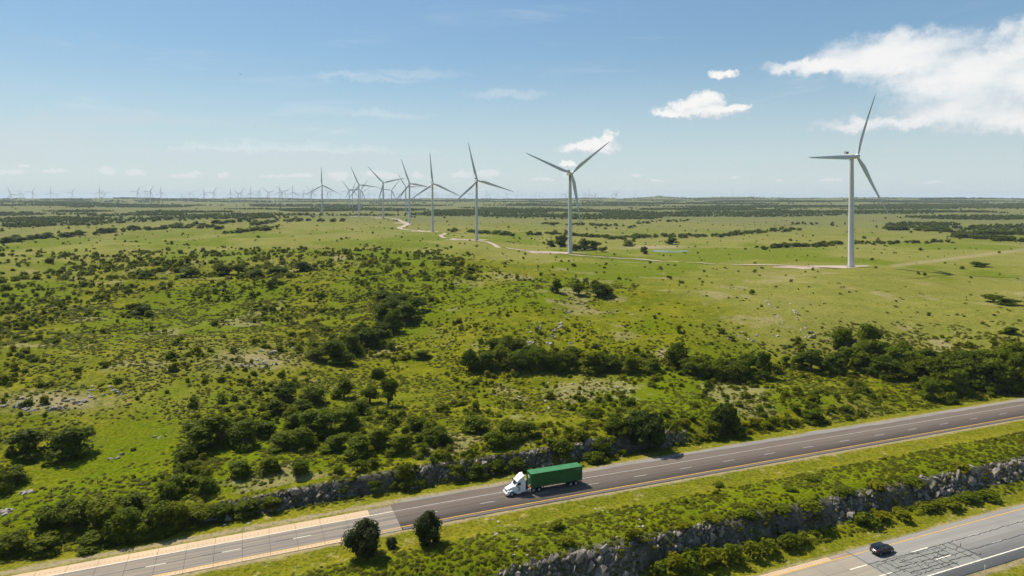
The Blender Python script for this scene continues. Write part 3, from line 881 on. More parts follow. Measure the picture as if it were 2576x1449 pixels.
# turbine service track and pads
def path_mesh(name, pts, width, mat, label, lift=0.10, pad=None):
    P = np.array(pts, float)
    seg = np.concatenate([[0], np.cumsum(np.hypot(*np.diff(P, axis=0).T))])
    n = max(8, int(seg[-1] / 5))
    q = np.linspace(0, seg[-1], n)
    x, y = np.interp(q, seg, P[:, 0]), np.interp(q, seg, P[:, 1])
    for _ in range(2):
        x[1:-1] = (x[:-2] + 2 * x[1:-1] + x[2:]) / 4; y[1:-1] = (y[:-2] + 2 * y[1:-1] + y[2:]) / 4
    tx, ty = np.gradient(x), np.gradient(y); l = np.hypot(tx, ty); nx, ny = -ty / l, tx / l
    w = width * (0.85 + 0.5 * fbm(q, q * 0, 14, 3, 5)) if np.isscalar(width) else np.interp(q, seg, width)
    rows = []
    for k in (-0.5, -0.17, 0.17, 0.5):
        xx, yy = x + nx * w * k, y + ny * w * k
        rows.append(np.stack([xx, yy, ground_z(xx, yy) + lift], 1))
    v = np.concatenate(rows); i = np.arange(n - 1)
    f = np.concatenate([np.stack([j*n+i, j*n+i+1, (j+1)*n+i+1, (j+1)*n+i], 1) for j in range(3)])
    o = obj(name, mesh_np(name, v, f, mat, True))
    return tag(o, label, 'gravel track', kind='structure')
tp = [(2110, 676), (1990, 669.5), (1880, 666.5), (1760, 661.5), (1640, 656), (1540, 649), (1450, 642.5), (1400, 637), (1330, 632), (1280, 626), (1245, 617), (1225, 609.5), (1190, 605),
      (1150, 602), (1112, 597.5), (1108, 592), (1120, 586.5)]
tp2 = [(1090, 583.5), (1050, 580.5), (1016, 577.5), (1004, 574), (1020, 567), (1030, 562.5), (1012, 558), (1000, 552), (985, 549), (966, 547.2), (935, 545.5), (905, 544.2)]
tw = px2w([p[0] for p in tp], [p[1] for p in tp]); tw2 = px2w([p[0] for p in tp2], [p[1] for p in tp2])
path_mesh('gravel_track', tw[:, :2], 5.2, M['gravel'], 'pinkish gravel service track winding past the nearest turbines', 0.45)
path_mesh('gravel_track', tw2[:, :2], 8.5, M['gravel'], 'distant gravel service track climbing the ridge between the turbines', 0.25)
PAD_LABEL = ['wide gravel pad under the tallest turbine', 'gravel pad under the second turbine, beside the dark trees', 'gravel pad under the third turbine on the track',
             'gravel pad under the fourth turbine on the ridge', 'gravel pad under the fifth turbine on the ridge', 'gravel pad under the sixth turbine on the ridge',
             'small gravel pad under the seventh turbine on the ridge', 'small gravel pad under the eighth turbine near dark trees']
for i, lab in enumerate(PAD_LABEL):
    bx, by, bz = T_POS[i]
    lx = [52, 46, 44, 36, 30, 26, 26, 26][i]
    v = []; n = 28
    rings = []
    for kk in (1.0, 0.6, 0.25):
        for j in range(n):
            a = 2 * math.pi * j / n
            kx = 1 + 0.15 * math.sin(3 * a + i) + 0.1 * math.sin(5 * a + 2 * i)
            xx = bx - lx * 0.36 + math.cos(a) * lx * 0.62 * kx * kk; yy = by + 1.5 + math.sin(a) * 14 * kx * kk + (math.cos(a) * 3 * kk)
            v.append((xx, yy))
    v = np.array(v); z = ground_z(v[:, 0], v[:, 1]) + 0.14
    f = [(r*n+j, r*n+(j+1) % n, (r+1)*n+(j+1) % n, (r+1)*n+j) for r in range(2) for j in range(n)]
    me = mesh_from('gravel_pad', np.column_stack([v, z]), f + [tuple(range(2*n, 3*n))], M['gravel'], True)
    tag(obj('gravel_pad', me), lab, 'gravel pad', kind='structure')

# ------------------------------------------------------------------ wind turbines
def blade_sections(n_pts=12, detail=16):
    secs = []
    for i in range(detail):
        f = i / (detail - 1); f = f ** 1.15
        z = 1.2 + 51.6 * f
        if f < 0.03: chord, th, blend = 1.9, 1.9, 0.0
        else:
            chord = float(np.interp(f, [0.03, 0.1, 0.19, 0.3, 0.5, 0.7, 0.9, 0.97, 1.0], [1.9, 2.9, 3.7, 3.25, 2.35, 1.65, 1.0, 0.7, 0.12]))
            th = chord * float(np.interp(f, [0.03, 0.12, 0.25, 0.5, 1.0], [1.0, 0.48, 0.28, 0.2, 0.15]))
            blend = float(np.interp(f, [0.03, 0.16], [0, 1]))
        tw = R(float(np.interp(f, [0, 0.15, 0.4, 1.0], [16, 14, 5, -1])) + 4)
        pre = 1.6 * f * f
        ring = []
        for k in range(n_pts):
            a = 2 * math.pi * k / n_pts
            c, s = math.cos(a), math.sin(a)
            u = c * 0.5 * chord - blend * 0.18 * chord           # chordwise
            w = s * 0.5 * th * (1 - 0.55 * blend * max(0, -c))   # thinner towards the trailing edge
            ring.append((w * math.cos(tw) - u * math.sin(tw) + pre, u * math.cos(tw) + w * math.sin(tw), z))
        secs.append(ring)
    return secs
HUBX, HUBZ, TILT = 4.5, 80.2, R(5)
def nacelle_secs():
    secs = []
    for x, hw, z0, z1 in [(-6.6, 1.25, 78.9, 81.2), (-6.3, 1.6, 78.6, 81.7), (-3, 1.8, 78.35, 82.0), (0.5, 1.85, 78.3, 82.0), (2.4, 1.75, 78.45, 81.85), (2.9, 1.5, 78.7, 81.6)]:
        r = 0.5
        ring = []
        for sy, sz, a0 in ((1, 1, 0), (-1, 1, 90), (-1, -1, 180), (1, -1, 270)):
            cy, cz = sy * (hw - r), (z1 - r if sz > 0 else z0 + r)
            for k in range(3):
                a = R(a0 + 45 * k); ring.append((x, cy + r * math.cos(a), cz + r * math.sin(a)))
        secs.append(ring)
    return secs
def spinner_rings(n=16):
    secs = []
    for x, r in [(2.85, 1.45), (3.4, 1.62), (4.6, 1.66), (5.4, 1.42), (6.1, 0.95), (6.5, 0.42), (6.6, 0.05)]:
        secs.append([(x - HUBX, r * math.cos(2*math.pi*k/n), r * math.sin(2*math.pi*k/n)) for k in range(n)])
    return secs
b = MB(); b.tube([(0, 0, -1.5), (0, 0, 25), (0, 0, 52), (0, 0, 78.4)], [2.15, 2.0, 1.75, 1.42], 28); ME_TOWER = b.mesh('tower', M['turbine'], True)
b = MB(); b.loft(nacelle_secs()); ME_NAC = b.mesh('nacelle', M['turbine'], True)
b = MB(); b.loft(spinner_rings()); ME_HUB = b.mesh('hub', M['turbine'], True)
b = MB(); b.loft(blade_sections()); ME_BLADE = b.mesh('blade', M['turbine'], True)
b = MB(); b.box(-5.2, -4.95, -1.5, 1.5, 82.02, 83.7); b.box(-4.95, -3.4, -1.5, -1.25, 82.02, 83.5); b.box(-4.95, -3.4, 1.25, 1.5, 82.02, 83.5); b.box(-5.4, -3.3, -1.6, 1.6, 83.72, 83.9)
ME_COOL = b.mesh('cooler_hood', M['turbine'], False, 0.06)
b = MB(); b.box(-4.9, -3.5, -1.24, 1.24, 82.05, 83.6); ME_RAD = b.mesh('radiator', M['turbine_dark'])
b = MB(); b.tube([(-5.6, 0.6, 81.6), (-5.6, 0.6, 84.6)], [0.06, 0.05], 6); b.tube([(-5.6, 0.2, 84.3), (-5.6, 1.0, 84.3)], [0.05, 0.05], 6); b.tube([(-5.6, -0.7, 81.6), (-5.6, -0.7, 84.2)], [0.05, 0.05], 6)
ME_MAST = b.mesh('wind_vane', M['turbine_dark'])
b = MB(); b.box(-3.2, -1.4, -1.92, -1.84, 79.5, 80.5); ME_VENT = b.mesh('vent', M['turbine_dark'])
b = MB(); b.tube([(0, 0, -0.3), (0, 0, 0.55)], [3.4, 2.9], 24); ME_FOOT = b.mesh('foundation', M['low_slab'], True)
def stain_mesh():
    v, f = [], []
    n = 9
    for j, (z, w) in enumerate([(78.2, 26), (76.5, 30), (74.5, 22), (72.6, 10)]):
        for k in range(n):
            a = R(258 - 288 + (k / (n - 1) - 0.5) * 2 * w)
            r = 1.42 + (78.4 - z) / 26.4 * 0.33 + 0.03
            v.append((math.cos(a) * r, math.sin(a) * r, z))
    for j in range(3):
        for k in range(n - 1):
            f.append((j*n+k, j*n+k+1, (j+1)*n+k+1, (j+1)*n+k))
    return mesh_from('grease_stain', v, f, M['soot'], True)
ME_STAIN = stain_mesh()
b = MB()
for k in range(6): b.box(-0.5 , 0.5, -3.6 - 0.3*k, -3.35 - 0.3*k, 0.1, 1.9 - 0.3 * k)
b.tube([(-0.5, -5.2, 1.1), (-0.5, -3.0, 3.0)], [0.05, 0.05], 6); b.tube([(0.5, -5.2, 1.1), (0.5, -3.0, 3.0)], [0.05, 0.05], 6)
ME_STEP = b.mesh('entry_steps', M['steel'])
b = MB(); b.box(-0.5, 0.5, -2.22, -2.0, 1.9, 4.1); ME_DOOR = b.mesh('entry_door', M['turbine_dark'])

def rotor_mat(phase):
    return Matrix.Translation((HUBX, 0, HUBZ)) @ Matrix.Rotation(-TILT, 4, 'Y') @ Matrix.Rotation(-R(phase), 4, 'X')
def full_turbine(pos, phase, yaw, label, group, detail=True, stain=False):
    root = empty('wind_turbine', pos, R(yaw))
    tag(root, label, 'wind turbine', group)
    tw = obj('tower', ME_TOWER, root)
    if detail:
        obj('foundation', ME_FOOT, root)
        obj('entry_steps', ME_STEP, tw, rot=(0, 0, R(-110))); obj('entry_door', ME_DOOR, tw, rot=(0, 0, R(-110)))
        if stain: obj('grease_stain', ME_STAIN, tw)
    nac = obj('nacelle', ME_NAC, root)
    if detail:
        ch = obj('cooler_hood', ME_COOL, nac); obj('radiator', ME_RAD, nac); obj('wind_vane', ME_MAST, nac); obj('vent', ME_VENT, nac)
    h = obj('hub', ME_HUB, root); h.matrix_local = rotor_mat(phase)
    for k in range(3):
        bl = obj('blade', ME_BLADE, root); bl.matrix_local = rotor_mat(phase + 120 * k)
    return root
NL = ['tallest white wind turbine, standing nearest on the wide gravel pad', 'second tallest wind turbine, in front of the low cumulus cloud beside dark trees',
      'third wind turbine of the ridge row, with one blade nearly upright', 'fourth wind turbine of the ridge row, blade pointing straight up above gravel track',
      'fifth wind turbine of the ridge row, where the gravel track bends', 'sixth wind turbine of the ridge row, raised blades in a wide V',
      'seventh wind turbine of the ridge row, slim and crossing the cluster behind', 'eighth wind turbine of the ridge row, upright blade, standing apart by dark shrubs']
YAW = [297, 287, 286, 288, 290, 287, 286, 285]
for i, (bpx, hpx, ph) in enumerate(NEAR_T):
    full_turbine(T_POS[i], ph, YAW[i], NL[i], 'row of turbines along the ridge track', True, i in (1, 2))
ML = ['leftmost turbine of the crowded cluster behind the ridge row', 'turbine overlapping the cluster behind the ridge row, second from left in it', 'cluster turbine just right of the seventh ridge turbine tower',
      'small cluster turbine hidden behind the seventh ridge turbine', 'turbine on low ground between the sixth and fifth ridge turbines', 'turbine partly hidden just left of the fifth ridge turbine tower',
      'small turbine just left of the eighth ridge turbine', 'small turbine just right of the eighth ridge turbine', 'biggest of the distant turbines at the left edge of the horizon']
for i, (bpx, hpx, ph) in enumerate(MID_T):
    full_turbine(T_POS[8 + i], ph, 286 + (i * 7) % 9 - 4, ML[i], 'turbines behind the ridge row', False)

# distant turbines: one light mesh each, a few blade positions
def far_mesh(phase):
    me = MB()
    me.tube([(0, 0, -8), (0, 0, 78.4)], [2.3, 1.5], 8)
    me.box(-6, 2.4, -1.8, 1.8, 78.4, 82.0)
    me.tube([(2.4, 0, 80.2), (4.6, 0, 80.3), (5.9, 0, 80.4)], [1.6, 1.5, 0.4], 8)
    secs = blade_sections(6, 8)
    for k in range(3):
        mt = rotor_mat(phase + 120 * k)
        me.loft([[mt @ Vector(p) for p in s] for s in secs])
    return me.mesh('wind_turbine', M['turbine'], True)
FAR_ME = [far_mesh(p) for p in (0, 15, 30, 45, 60, 75, 90, 105)]
FAR_HUBS = [(from_crop7(*p), g) for p, g in [
    ((157, 303), 0), ((180, 312), 0), ((257, 292), 0), ((402, 297), 0), ((451, 312), 0), ((570, 298), 0), ((790, 292), 1), ((831, 302), 1), ((1087, 290), 1), ((1148, 303), 1), ((1172, 305), 1), ((1191, 289), 1),
    ((1275, 297), 1), ((1280, 306), 1), ((1438, 315), 2), ((1468, 318), 2), ((1502, 299), 2), ((1532, 313), 2), ((1616, 305), 2), ((1622, 301), 2), ((1693, 296), 2), ((1827, 305), 2), ((1888, 306), 2), ((1909, 301), 2),
    ((1988, 298), 2), ((1975, 312), 2), ((2053, 292), 2), ((2040, 314), 2), ((2125, 298), 2), ((2137, 306), 2), ((2216, 291), 2), ((2235, 291), 2), ((2262, 300), 2), ((2319, 295), 2), ((2347, 308), 2), ((2365, 312), 2),
    ((2408, 303), 2), ((2470, 296), 2), ((2452, 314), 2), ((2490, 312), 2)]]
FAR_HUBS += [(from_crop8(*p), g) for p, g in [
    ((28, 465), 3), ((12, 478), 3), ((180, 468), 3), ((242, 462), 3), ((320, 470), 3), ((547, 463), 3), ((540, 478), 3), ((592, 470), 3), ((640, 472), 3), ((672, 466), 3), ((708, 480), 3), ((770, 466), 3), ((790, 474), 3), ((840, 478), 3),
    ((910, 464), 4), ((953, 480), 4), ((1015, 460), 4), ((1030, 474), 4), ((1062, 466), 4), ((1080, 474), 4), ((1101, 488), 4), ((1137, 487), 4), ((1178, 479), 4), ((1222, 474), 4), ((1342, 470), 4), ((1365, 466), 4), ((1478, 474), 5), ((1503, 470), 5),
    ((1555, 490), 5), ((1573, 474), 5), ((1642, 474), 5), ((1720, 473), 5), ((1757, 475), 5), ((1785, 480), 5), ((1835, 492), 5), ((1862, 478), 5), ((1898, 466), 5), ((1924, 488), 5), ((2028, 470), 6), ((2076, 470), 6), ((2106, 470), 6), ((2200, 466), 6),
    ((2245, 474), 6), ((2258, 464), 6), ((2293, 469), 6), ((2343, 470), 6), ((2335, 478), 6), ((2480, 468), 7), ((2505, 464), 7)]]
FAR_HUBS += [(((2400 + 97 / 1.519) / 1.59006, (700 + 116 / 1.519) / 1.59006), 7), (((2400 + 212 / 1.519) / 1.59006, (700 + 113 / 1.519) / 1.59006), 8)]
FG = ['small pale turbine on the far left horizon', 'small turbine in the left horizon group, left of the bare gap', 'tiny turbine in the horizon row left of the eighth ridge turbine',
      'tiny pale turbine on the horizon behind the crowded cluster', 'tiny pale turbine on the horizon around the third and fourth ridge turbines', 'tiny turbine on the horizon between third and second ridge turbines',
      'tiny turbine on the horizon beside the second ridge turbine', 'small turbine on the wooded horizon rise right of the second ridge turbine', 'lone last small turbine on the horizon towards the radio mast']
FD = []
# distances read from the rotor sizes in the photograph
DIST = dict(zip([0, 2, 3, 5, 6, 7, 8, 9, 11, 12, 16, 18, 20, 21, 22, 23, 24, 26, 28, 30, 31, 32, 33, 36, 37],
                [6200, 5600, 5700, 5900, 5700, 5900, 5500, 6600, 3800, 6000, 7600, 6600, 5200, 6400, 6000, 5500, 5100, 6000, 4700, 4900, 4300, 5600, 4500, 6600, 4500]))
DIST.update({64: 7200, 66: 6500, 67: 7400, 70: 7000, 71: 8000, 75: 8200, 76: 7600, 80: 6900, 82: 7600, 84: 5800, 85: 7000, 87: 7200, 88: 6300, 89: 6600, 90: 7800})
ds = np.linspace(3600, 14000, 400)
TORD = 'first second third fourth fifth sixth seventh eighth ninth tenth eleventh twelfth thirteenth fourteenth fifteenth sixteenth seventeenth eighteenth nineteenth twentieth'.split()
def far_label(i, g):
    xs = sorted(h[0] for h, gg in FAR_HUBS if gg == g)
    k = xs.index(FAR_HUBS[i][0][0])
    return FG[g] if len(xs) == 1 else FG[g] + ', ' + (TORD[k] if k < 20 else TORD[len(xs) - 1 - k] + ' from right') + (' from left' if k < 20 else '')
for i, ((hx, hy), g) in enumerate(FAR_HUBS):
    u, f, d = ray(hx, hy)
    z = CAMZ + d / f * ds - 80.2
    gz = ground_z(u / f * ds, ds)
    Dt = DIST.get(i, 8600 if i > 39 else 8200)
    best = np.argmin(np.abs(z - gz) + np.where(np.abs(ds / Dt - 1) > 0.16, 1e3, 0) + np.abs(ds - Dt) * 0.002)
    D = float(ds[best])
    FD.append(round(D)); x = float(u / f * D); zz = float(CAMZ + d / f * D - 80.2)
    zg = float(ground_z(x, D)); zz = min(zz, zg) if zz < zg + 14 else zg
    o = obj('wind_turbine', FAR_ME[(i * 5 + i // 3) % 8], None, (x, D, zz), (0, 0, R(288 + rnd.uniform(-9, 9))))
    tag(o, far_label(i, g), "wind turbine", FG[g].replace("small ", "").replace("tiny ", "").replace("lone last ", ""))

# radio mast far off
mp = px2w([1843], [499.0])[0]
b = MB(); b.tube([(0, 0, -3), (0, 0, 108)], [1.3, 0.7], 6)
for z in (30, 60, 90): b.tube([(-2.2, 0, z), (2.2, 0, z)], [0.3, 0.3], 5)
o = obj('radio_mast', b.mesh('radio_mast', M['steel']), None, tuple(mp)); tag(o, 'thin tall radio mast alone on the far horizon', 'radio mast')

# ------------------------------------------------------------------ plants: prototypes
def ico(sub=1):
    bm = bmesh.new(); bmesh.ops.create_icosphere(bm, subdivisions=sub, radius=1.0)
    v = np.array([x.co[:] for x in bm.verts]); f = [tuple(y.index for y in x.verts) for x in bm.faces]
    bm.free(); return v, f
ICO_V, ICO_F = ico(1)
def crown_mesh(name, lobes, leaf, per_m2, mat, seed, up=0.25, stray=0.12, core=0.74, inner=0.36):
    """lobes: (x, y, z, rx, ry, rz). Many separate leaf tufts through the outer part of each lobe, over a smaller uneven inner mass."""
    g = np.random.default_rng(seed)
    V, F, T = [], [], []
    nv = 0
    for (x, y, z, rx, ry, rz) in lobes:
        w = ICO_V * np.array([rx, ry, rz]) * core * g.uniform(0.82, 1.1, (len(ICO_V), 1)) + np.array([x, y, z])
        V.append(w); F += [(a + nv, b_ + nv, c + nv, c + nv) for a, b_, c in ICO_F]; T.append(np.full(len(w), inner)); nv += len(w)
        n = int(4 * math.pi * ((rx * ry * rz) ** (2 / 3)) * per_m2)
        d = g.normal(size=(n, 3)); d /= np.linalg.norm(d, axis=1)[:, None]
        d[:, 2] = np.where(d[:, 2] < -0.35, -d[:, 2], d[:, 2])
        rad = g.uniform(0.80, 1.06, n) + (g.random(n) < stray) * g.uniform(0, 0.22, n)
        c = d * np.array([rx, ry, rz]) * rad[:, None] + np.array([x, y, z])
        c[:, 2] = np.maximum(c[:, 2], 0.04)
        nn = d + g.normal(size=(n, 3)) * 0.55 + np.array([0, 0, up]); nn /= np.linalg.norm(nn, axis=1)[:, None]
        a = np.cross(nn, g.normal(size=(n, 3))); a /= np.linalg.norm(a, axis=1)[:, None]
        bb = np.cross(nn, a)
        s = leaf * g.uniform(0.6, 1.3, n)[:, None]
        q = g.uniform(0.45, 0.95, n)[:, None]
        p0, p1, p2, p3 = c - a * s, c - bb * s * q * 0.8 + nn * s * 0.15, c + a * s, c + bb * s * q + nn * s * 0.15
        V.append(np.stack([p0, p1, p2, p3], 1).reshape(-1, 3))
        F += [(nv + 4*i, nv + 4*i + 1, nv + 4*i + 2, nv + 4*i + 3) for i in range(n)]
        tone = np.clip(g.normal(0.5, 0.27, n), 0, 1)
        T.append(np.repeat(tone, 4)); nv += 4 * n
    V = np.concatenate(V); T = np.concatenate(T)
    F = [q if q[2] != q[3] else q[:3] for q in F]
    me = mesh_from(name, V, F, mat)
    at = me.attributes.new('tone', 'FLOAT', 'POINT'); at.data.foreach_set('value', T.astype(np.float32))
    return me
def rand_lobes(seed, R_, H, n, base=0.25, flat=0.8, top=1.0):
    g = random.Random(seed)
    L = []
    for i in range(n):
        a = g.uniform(0, 2 * math.pi); rr = R_ * 0.62 * math.sqrt(g.random())
        fz = g.uniform(0, 1)
        r = R_ * g.uniform(0.34, 0.52) * (1 - 0.25 * fz)
        z = H * (base + (1 - base) * fz) - r * flat * 0.6
        z = max(z, r * flat * 0.7)
        k = math.sqrt(max(0.1, 1 - (fz * 0.8) ** 2))
        L.append((math.cos(a) * rr * k * 1.15, math.sin(a) * rr * k * 1.15, z, r * g.uniform(0.9, 1.15), r * g.uniform(0.9, 1.15), r * flat * g.uniform(0.8, 1.1)))
    L.append((0, 0, H * 0.55, R_ * 0.55, R_ * 0.55, H * 0.36))
    return L
def trunk_mesh(name, R_, H, seed, stems=1):
    g = random.Random(seed); b = MB()
    for s_ in range(stems):
        ox, oy = (0, 0) if stems == 1 else (g.uniform(-.3, .3) * R_, g.uniform(-.3, .3) * R_)
        r = 0.07 * H * (1 if stems == 1 else 0.5)
        top = Vector((ox * 1.6 + g.uniform(-.2, .2), oy * 1.6 + g.uniform(-.2, .2), H * 0.5))
        b.tube([(ox, oy, -0.4), (ox * 1.1, oy * 1.1, H * 0.2), top], [r, r * 0.8, r * 0.5], 7)
        for k in range(4 if stems == 1 else 2):
            a = g.uniform(0, 6.28)
            st = Vector((ox * 1.2, oy * 1.2, H * g.uniform(0.2, 0.4)))
            e = Vector((math.cos(a) * R_ * 0.6, math.sin(a) * R_ * 0.6, H * g.uniform(0.55, 0.8)))
            b.tube([st, (st + e) / 2 + Vector((0, 0, 0.15 * H * 0.3)), e], [r * 0.5, r * 0.36, r * 0.15], 5)
    return b.mesh(name, M['bark'], True)
# trees: nominal radius 3, height 5
TREES = []
for k in range(7):
    g = random.Random(50 + k)
    H = 5.0
    L = rand_lobes(100 + k, 3.0, H, 11 + k % 3, 0.22, 0.78)
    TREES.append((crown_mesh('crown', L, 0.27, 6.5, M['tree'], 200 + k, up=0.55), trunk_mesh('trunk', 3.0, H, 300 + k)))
TREES_MID = []
for k in range(6):
    L = rand_lobes(150 + k, 3.0, 5.0, 12 + k % 3, 0.18, 0.8)
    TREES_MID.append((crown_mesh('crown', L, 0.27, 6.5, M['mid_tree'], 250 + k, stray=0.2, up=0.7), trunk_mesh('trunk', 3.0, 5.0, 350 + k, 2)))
ROUND = []
for k in range(3):
    g = random.Random(170 + k); L = [(0, 0, 2.4, 2.1, 2.1, 2.1)]
    for i in range(20):
        a = i * 2.399 + g.uniform(-.3, .3); zz = 0.55 + 3.7 * (i + .5) / 20
        pr_ = math.sqrt(max(0.12, 1 - ((zz - 2.2) / 2.6) ** 2)); r_ = g.uniform(0.7, 1.15)
        L.append((math.cos(a) * 2.1 * pr_, math.sin(a) * 2.1 * pr_, zz, r_, r_, r_ * .9))
    ROUND.append((crown_mesh('crown', L, 0.26, 7.5, M['dark_tree'], 270 + k, up=0.4, inner=0.2), trunk_mesh('trunk', 3.0, 4.6, 370 + k)))
# shrubs: nominal radius 1, height 1.1
SHRUBS = []
for k in range(7):
    L = rand_lobes(400 + k, 1.0, 1.15, 6, 0.15, 0.85)
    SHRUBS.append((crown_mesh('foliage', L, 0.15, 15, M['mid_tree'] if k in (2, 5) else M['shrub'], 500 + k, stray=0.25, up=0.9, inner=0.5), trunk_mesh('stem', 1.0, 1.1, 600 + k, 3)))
# cedars: nominal radius 1, height 2, pointed ragged outline
CEDARS = []
for k in range(3):
    g = random.Random(700 + k); L = []
    for i in range(26):
        fz = (i + 0.5) / 26
        prof = math.sin(math.pi * min(1, (fz * 0.86 + 0.16))) ** 0.75
        a = i * 2.4 + g.uniform(-.5, .5); rr = 0.66 * prof * g.uniform(0.55, 1.15)
        r = g.uniform(0.16, 0.34) * (0.5 + 0.7 * prof)
        L.append((math.cos(a) * rr, math.sin(a) * rr, 0.16 + 1.72 * fz, r, r, r * g.uniform(1.2, 1.9)))
    L.append((0.04, 0, 0.88, 0.42, 0.42, 0.62)); L.append((0.05, 0, 1.7, 0.16, 0.16, 0.36))
    for i in range(14):
        a = g.uniform(0, 6.28); fz = g.uniform(0.3, 0.95); rr = 0.72 * math.sin(math.pi * (fz * 0.8 + 0.2)) * g.uniform(0.8, 1.1)
        L.append((math.cos(a) * rr, math.sin(a) * rr, 0.3 + 1.45 * fz, 0.10, 0.10, g.uniform(0.2, 0.34)))
    CEDARS.append((crown_mesh('crown', L, 0.052, 110, M['cedar'], 800 + k, up=0.5, stray=0.4, core=0.72), trunk_mesh('trunk', 0.5, 1.2, 900 + k)))
# weeds: low loose tufts, nominal radius 0.5
WEEDS = []
for k in range(5):
    g = random.Random(1000 + k)
    L = [(g.uniform(-.25, .25), g.uniform(-.25, .25), 0.16, g.uniform(.2, .34), g.uniform(.2, .34), g.uniform(.2, .36)) for _ in range(3)]
    WEEDS.append(crown_mesh('tuft', L, 0.115, 26, M['weed'], 1100 + k, up=1.7, stray=0.4, core=0.3, inner=0.6))
# cheap far tree clumps
FARTREES = []
for k in range(5):
    L = rand_lobes(1200 + k, 3.6, 5.2, 6, 0.2, 0.8)
    FARTREES.append(crown_mesh('far_crown', L, 0.62, 1.0, M['mid_tree'] if k % 2 else M['tree'], 1300 + k, core=0.9))

def source_collection(name, meshes):
    col = bpy.data.collections.new(name)
    for i, me in enumerate(meshes):
        col.objects.link(bpy.data.objects.new('%s_%02d' % (name, i), me))
    return col
def scatter(name, pts, rot, scl, idx, col, label, cat):
    me = bpy.data.meshes.new(name)
    me.vertices.add(len(pts)); me.vertices.foreach_set('co', np.ascontiguousarray(pts, np.float32).ravel())
    a = me.attributes.new('turn', 'FLOAT', 'POINT'); a.data.foreach_set('value', np.asarray(rot, np.float32))
    a = me.attributes.new('size', 'FLOAT_VECTOR', 'POINT'); a.data.foreach_set('vector', np.ascontiguousarray(scl, np.float32).ravel())
    a = me.attributes.new('pick', 'INT', 'POINT'); a.data.foreach_set('value', np.asarray(idx, np.int32))
    o = obj(name, me)
    ng = bpy.data.node_groups.new(name, 'GeometryNodeTree')
    ng.interface.new_socket('Geometry', in_out='INPUT', socket_type='NodeSocketGeometry')
    ng.interface.new_socket('Geometry', in_out='OUTPUT', socket_type='NodeSocketGeometry')
    N = ng.nodes.new
    gi, go = N('NodeGroupInput'), N('NodeGroupOutput')
    ip, ci = N('GeometryNodeInstanceOnPoints'), N('GeometryNodeCollectionInfo')
    ci.inputs['Collection'].default_value = col; ci.inputs['Separate Children'].default_value = True; ci.inputs['Reset Children'].default_value = True
    def named(n, typ):
        x = N('GeometryNodeInputNamedAttribute'); x.data_type = typ; x.inputs['Name'].default_value = n
        return [s for s in x.outputs if s.enabled and s.name == 'Attribute'][0]
    cx = N('ShaderNodeCombineXYZ')
    lk = ng.links.new
    lk(named('turn', 'FLOAT'), cx.inputs[2])
    lk(gi.outputs[0], ip.inputs['Points']); lk(ci.outputs[0], ip.inputs['Instance'])
    ip.inputs['Pick Instance'].default_value = True
    lk(named('pick', 'INT'), ip.inputs['Instance Index']); lk(cx.outputs[0], ip.inputs['Rotation']); lk(named('size', 'FLOAT_VECTOR'), ip.inputs['Scale'])
    lk(ip.outputs[0], go.inputs[0])
    md = o.modifiers.new('scatter', 'NODES'); md.node_group = ng
    return tag(o, label, cat, kind='stuff')

# ------------------------------------------------------------------ trees read off the photograph: (x, base y, width, height) in picture units
TG = []
def tg(label, group, lst, kind='tree'): TG.append((label, group, lst, kind))
tg('dark spreading oak standing on the bright grass slope, left one of the close pair', 'pair of oaks', [(70, 1140, 120, 74)])
tg('dark dense oak of the close pair on the bright grass slope, nearer the grass clearing', 'pair of oaks', [(176, 1146, 118, 90)])
tg('yellow-green leafy bush clump below the pair of oaks at the left edge', 'bushes below the pair of oaks', [(30, 1215, 80, 50), (8, 1232, 60, 60), (70, 1160, 50, 26)])
tg('large dark round oak beside the grass clearing, above the roadside thicket', 'big oaks beside the clearing', [(528, 1116, 130, 90)])
tg('mid green tree leaning against the big dark oak of the clearing', 'big oaks beside the clearing', [(604, 1124, 95, 74)])
tg('small round dark bush tree below the big oak of the clearing', 'big oaks beside the clearing', [(472, 1160, 62, 50)])
tg('leafy tree in the central thicket above the truck', 'trees of the central thicket', [(800, 1092, 115, 74), (762, 1122, 80, 60), (872, 1078, 80, 62), (705, 1126, 80, 50), (950, 1122, 80, 58), (1000, 1132, 70, 48), (1050, 1082, 70, 44), (900, 1140, 80, 50), (1100, 1112, 80, 48),
   (840, 1130, 70, 46), (660, 1095, 70, 48), (740, 1075, 60, 44)])
tg('dark tree in the row across the middle of the brushy slope', 'trees across the brushy slope', [(718, 1010, 78, 56), (790, 1015, 70, 52), (865, 1000, 60, 58), (977, 1022, 56, 76), (930, 1014, 60, 48), (905, 1040, 60, 40), (760, 1040, 66, 40), (690, 1040, 60, 40)])
tg('dark tree packed in the wooded ravine', 'trees in the ravine', [(838, 908, 92, 64), (882, 890, 70, 58), (925, 868, 88, 58), (955, 846, 70, 48), (988, 836, 62, 68), (1020, 806, 80, 56), (1050, 782, 70, 42), (960, 802, 60, 48), (905, 852, 60, 48), (1000, 762, 80, 36),
   (860, 915, 60, 40), (800, 905, 60, 36), (1000, 780, 60, 36), (960, 752, 60, 28)])
tg('lone dark tree with a shadow just right of the wooded ravine', 'lone trees of the slope', [(1180, 934, 44, 64)])
tg('little flat-topped tree standing alone below the wooded ravine', 'lone trees of the slope', [(950, 950, 50, 32)])
tg('tree in the long creek-side row', 'trees along the creek', [(1225, 926, 72, 54), (1265, 920, 72, 60), (1310, 930, 78, 58), (1355, 927, 72, 58), (1395, 932, 62, 58), (1432, 926, 70, 52), (1490, 932, 82, 58), (1540, 932, 70, 44), (1590, 936, 60, 48),
   (1640, 936, 60, 40), (1450, 905, 60, 40), (1345, 905, 70, 44), (1060, 900, 50, 26)])
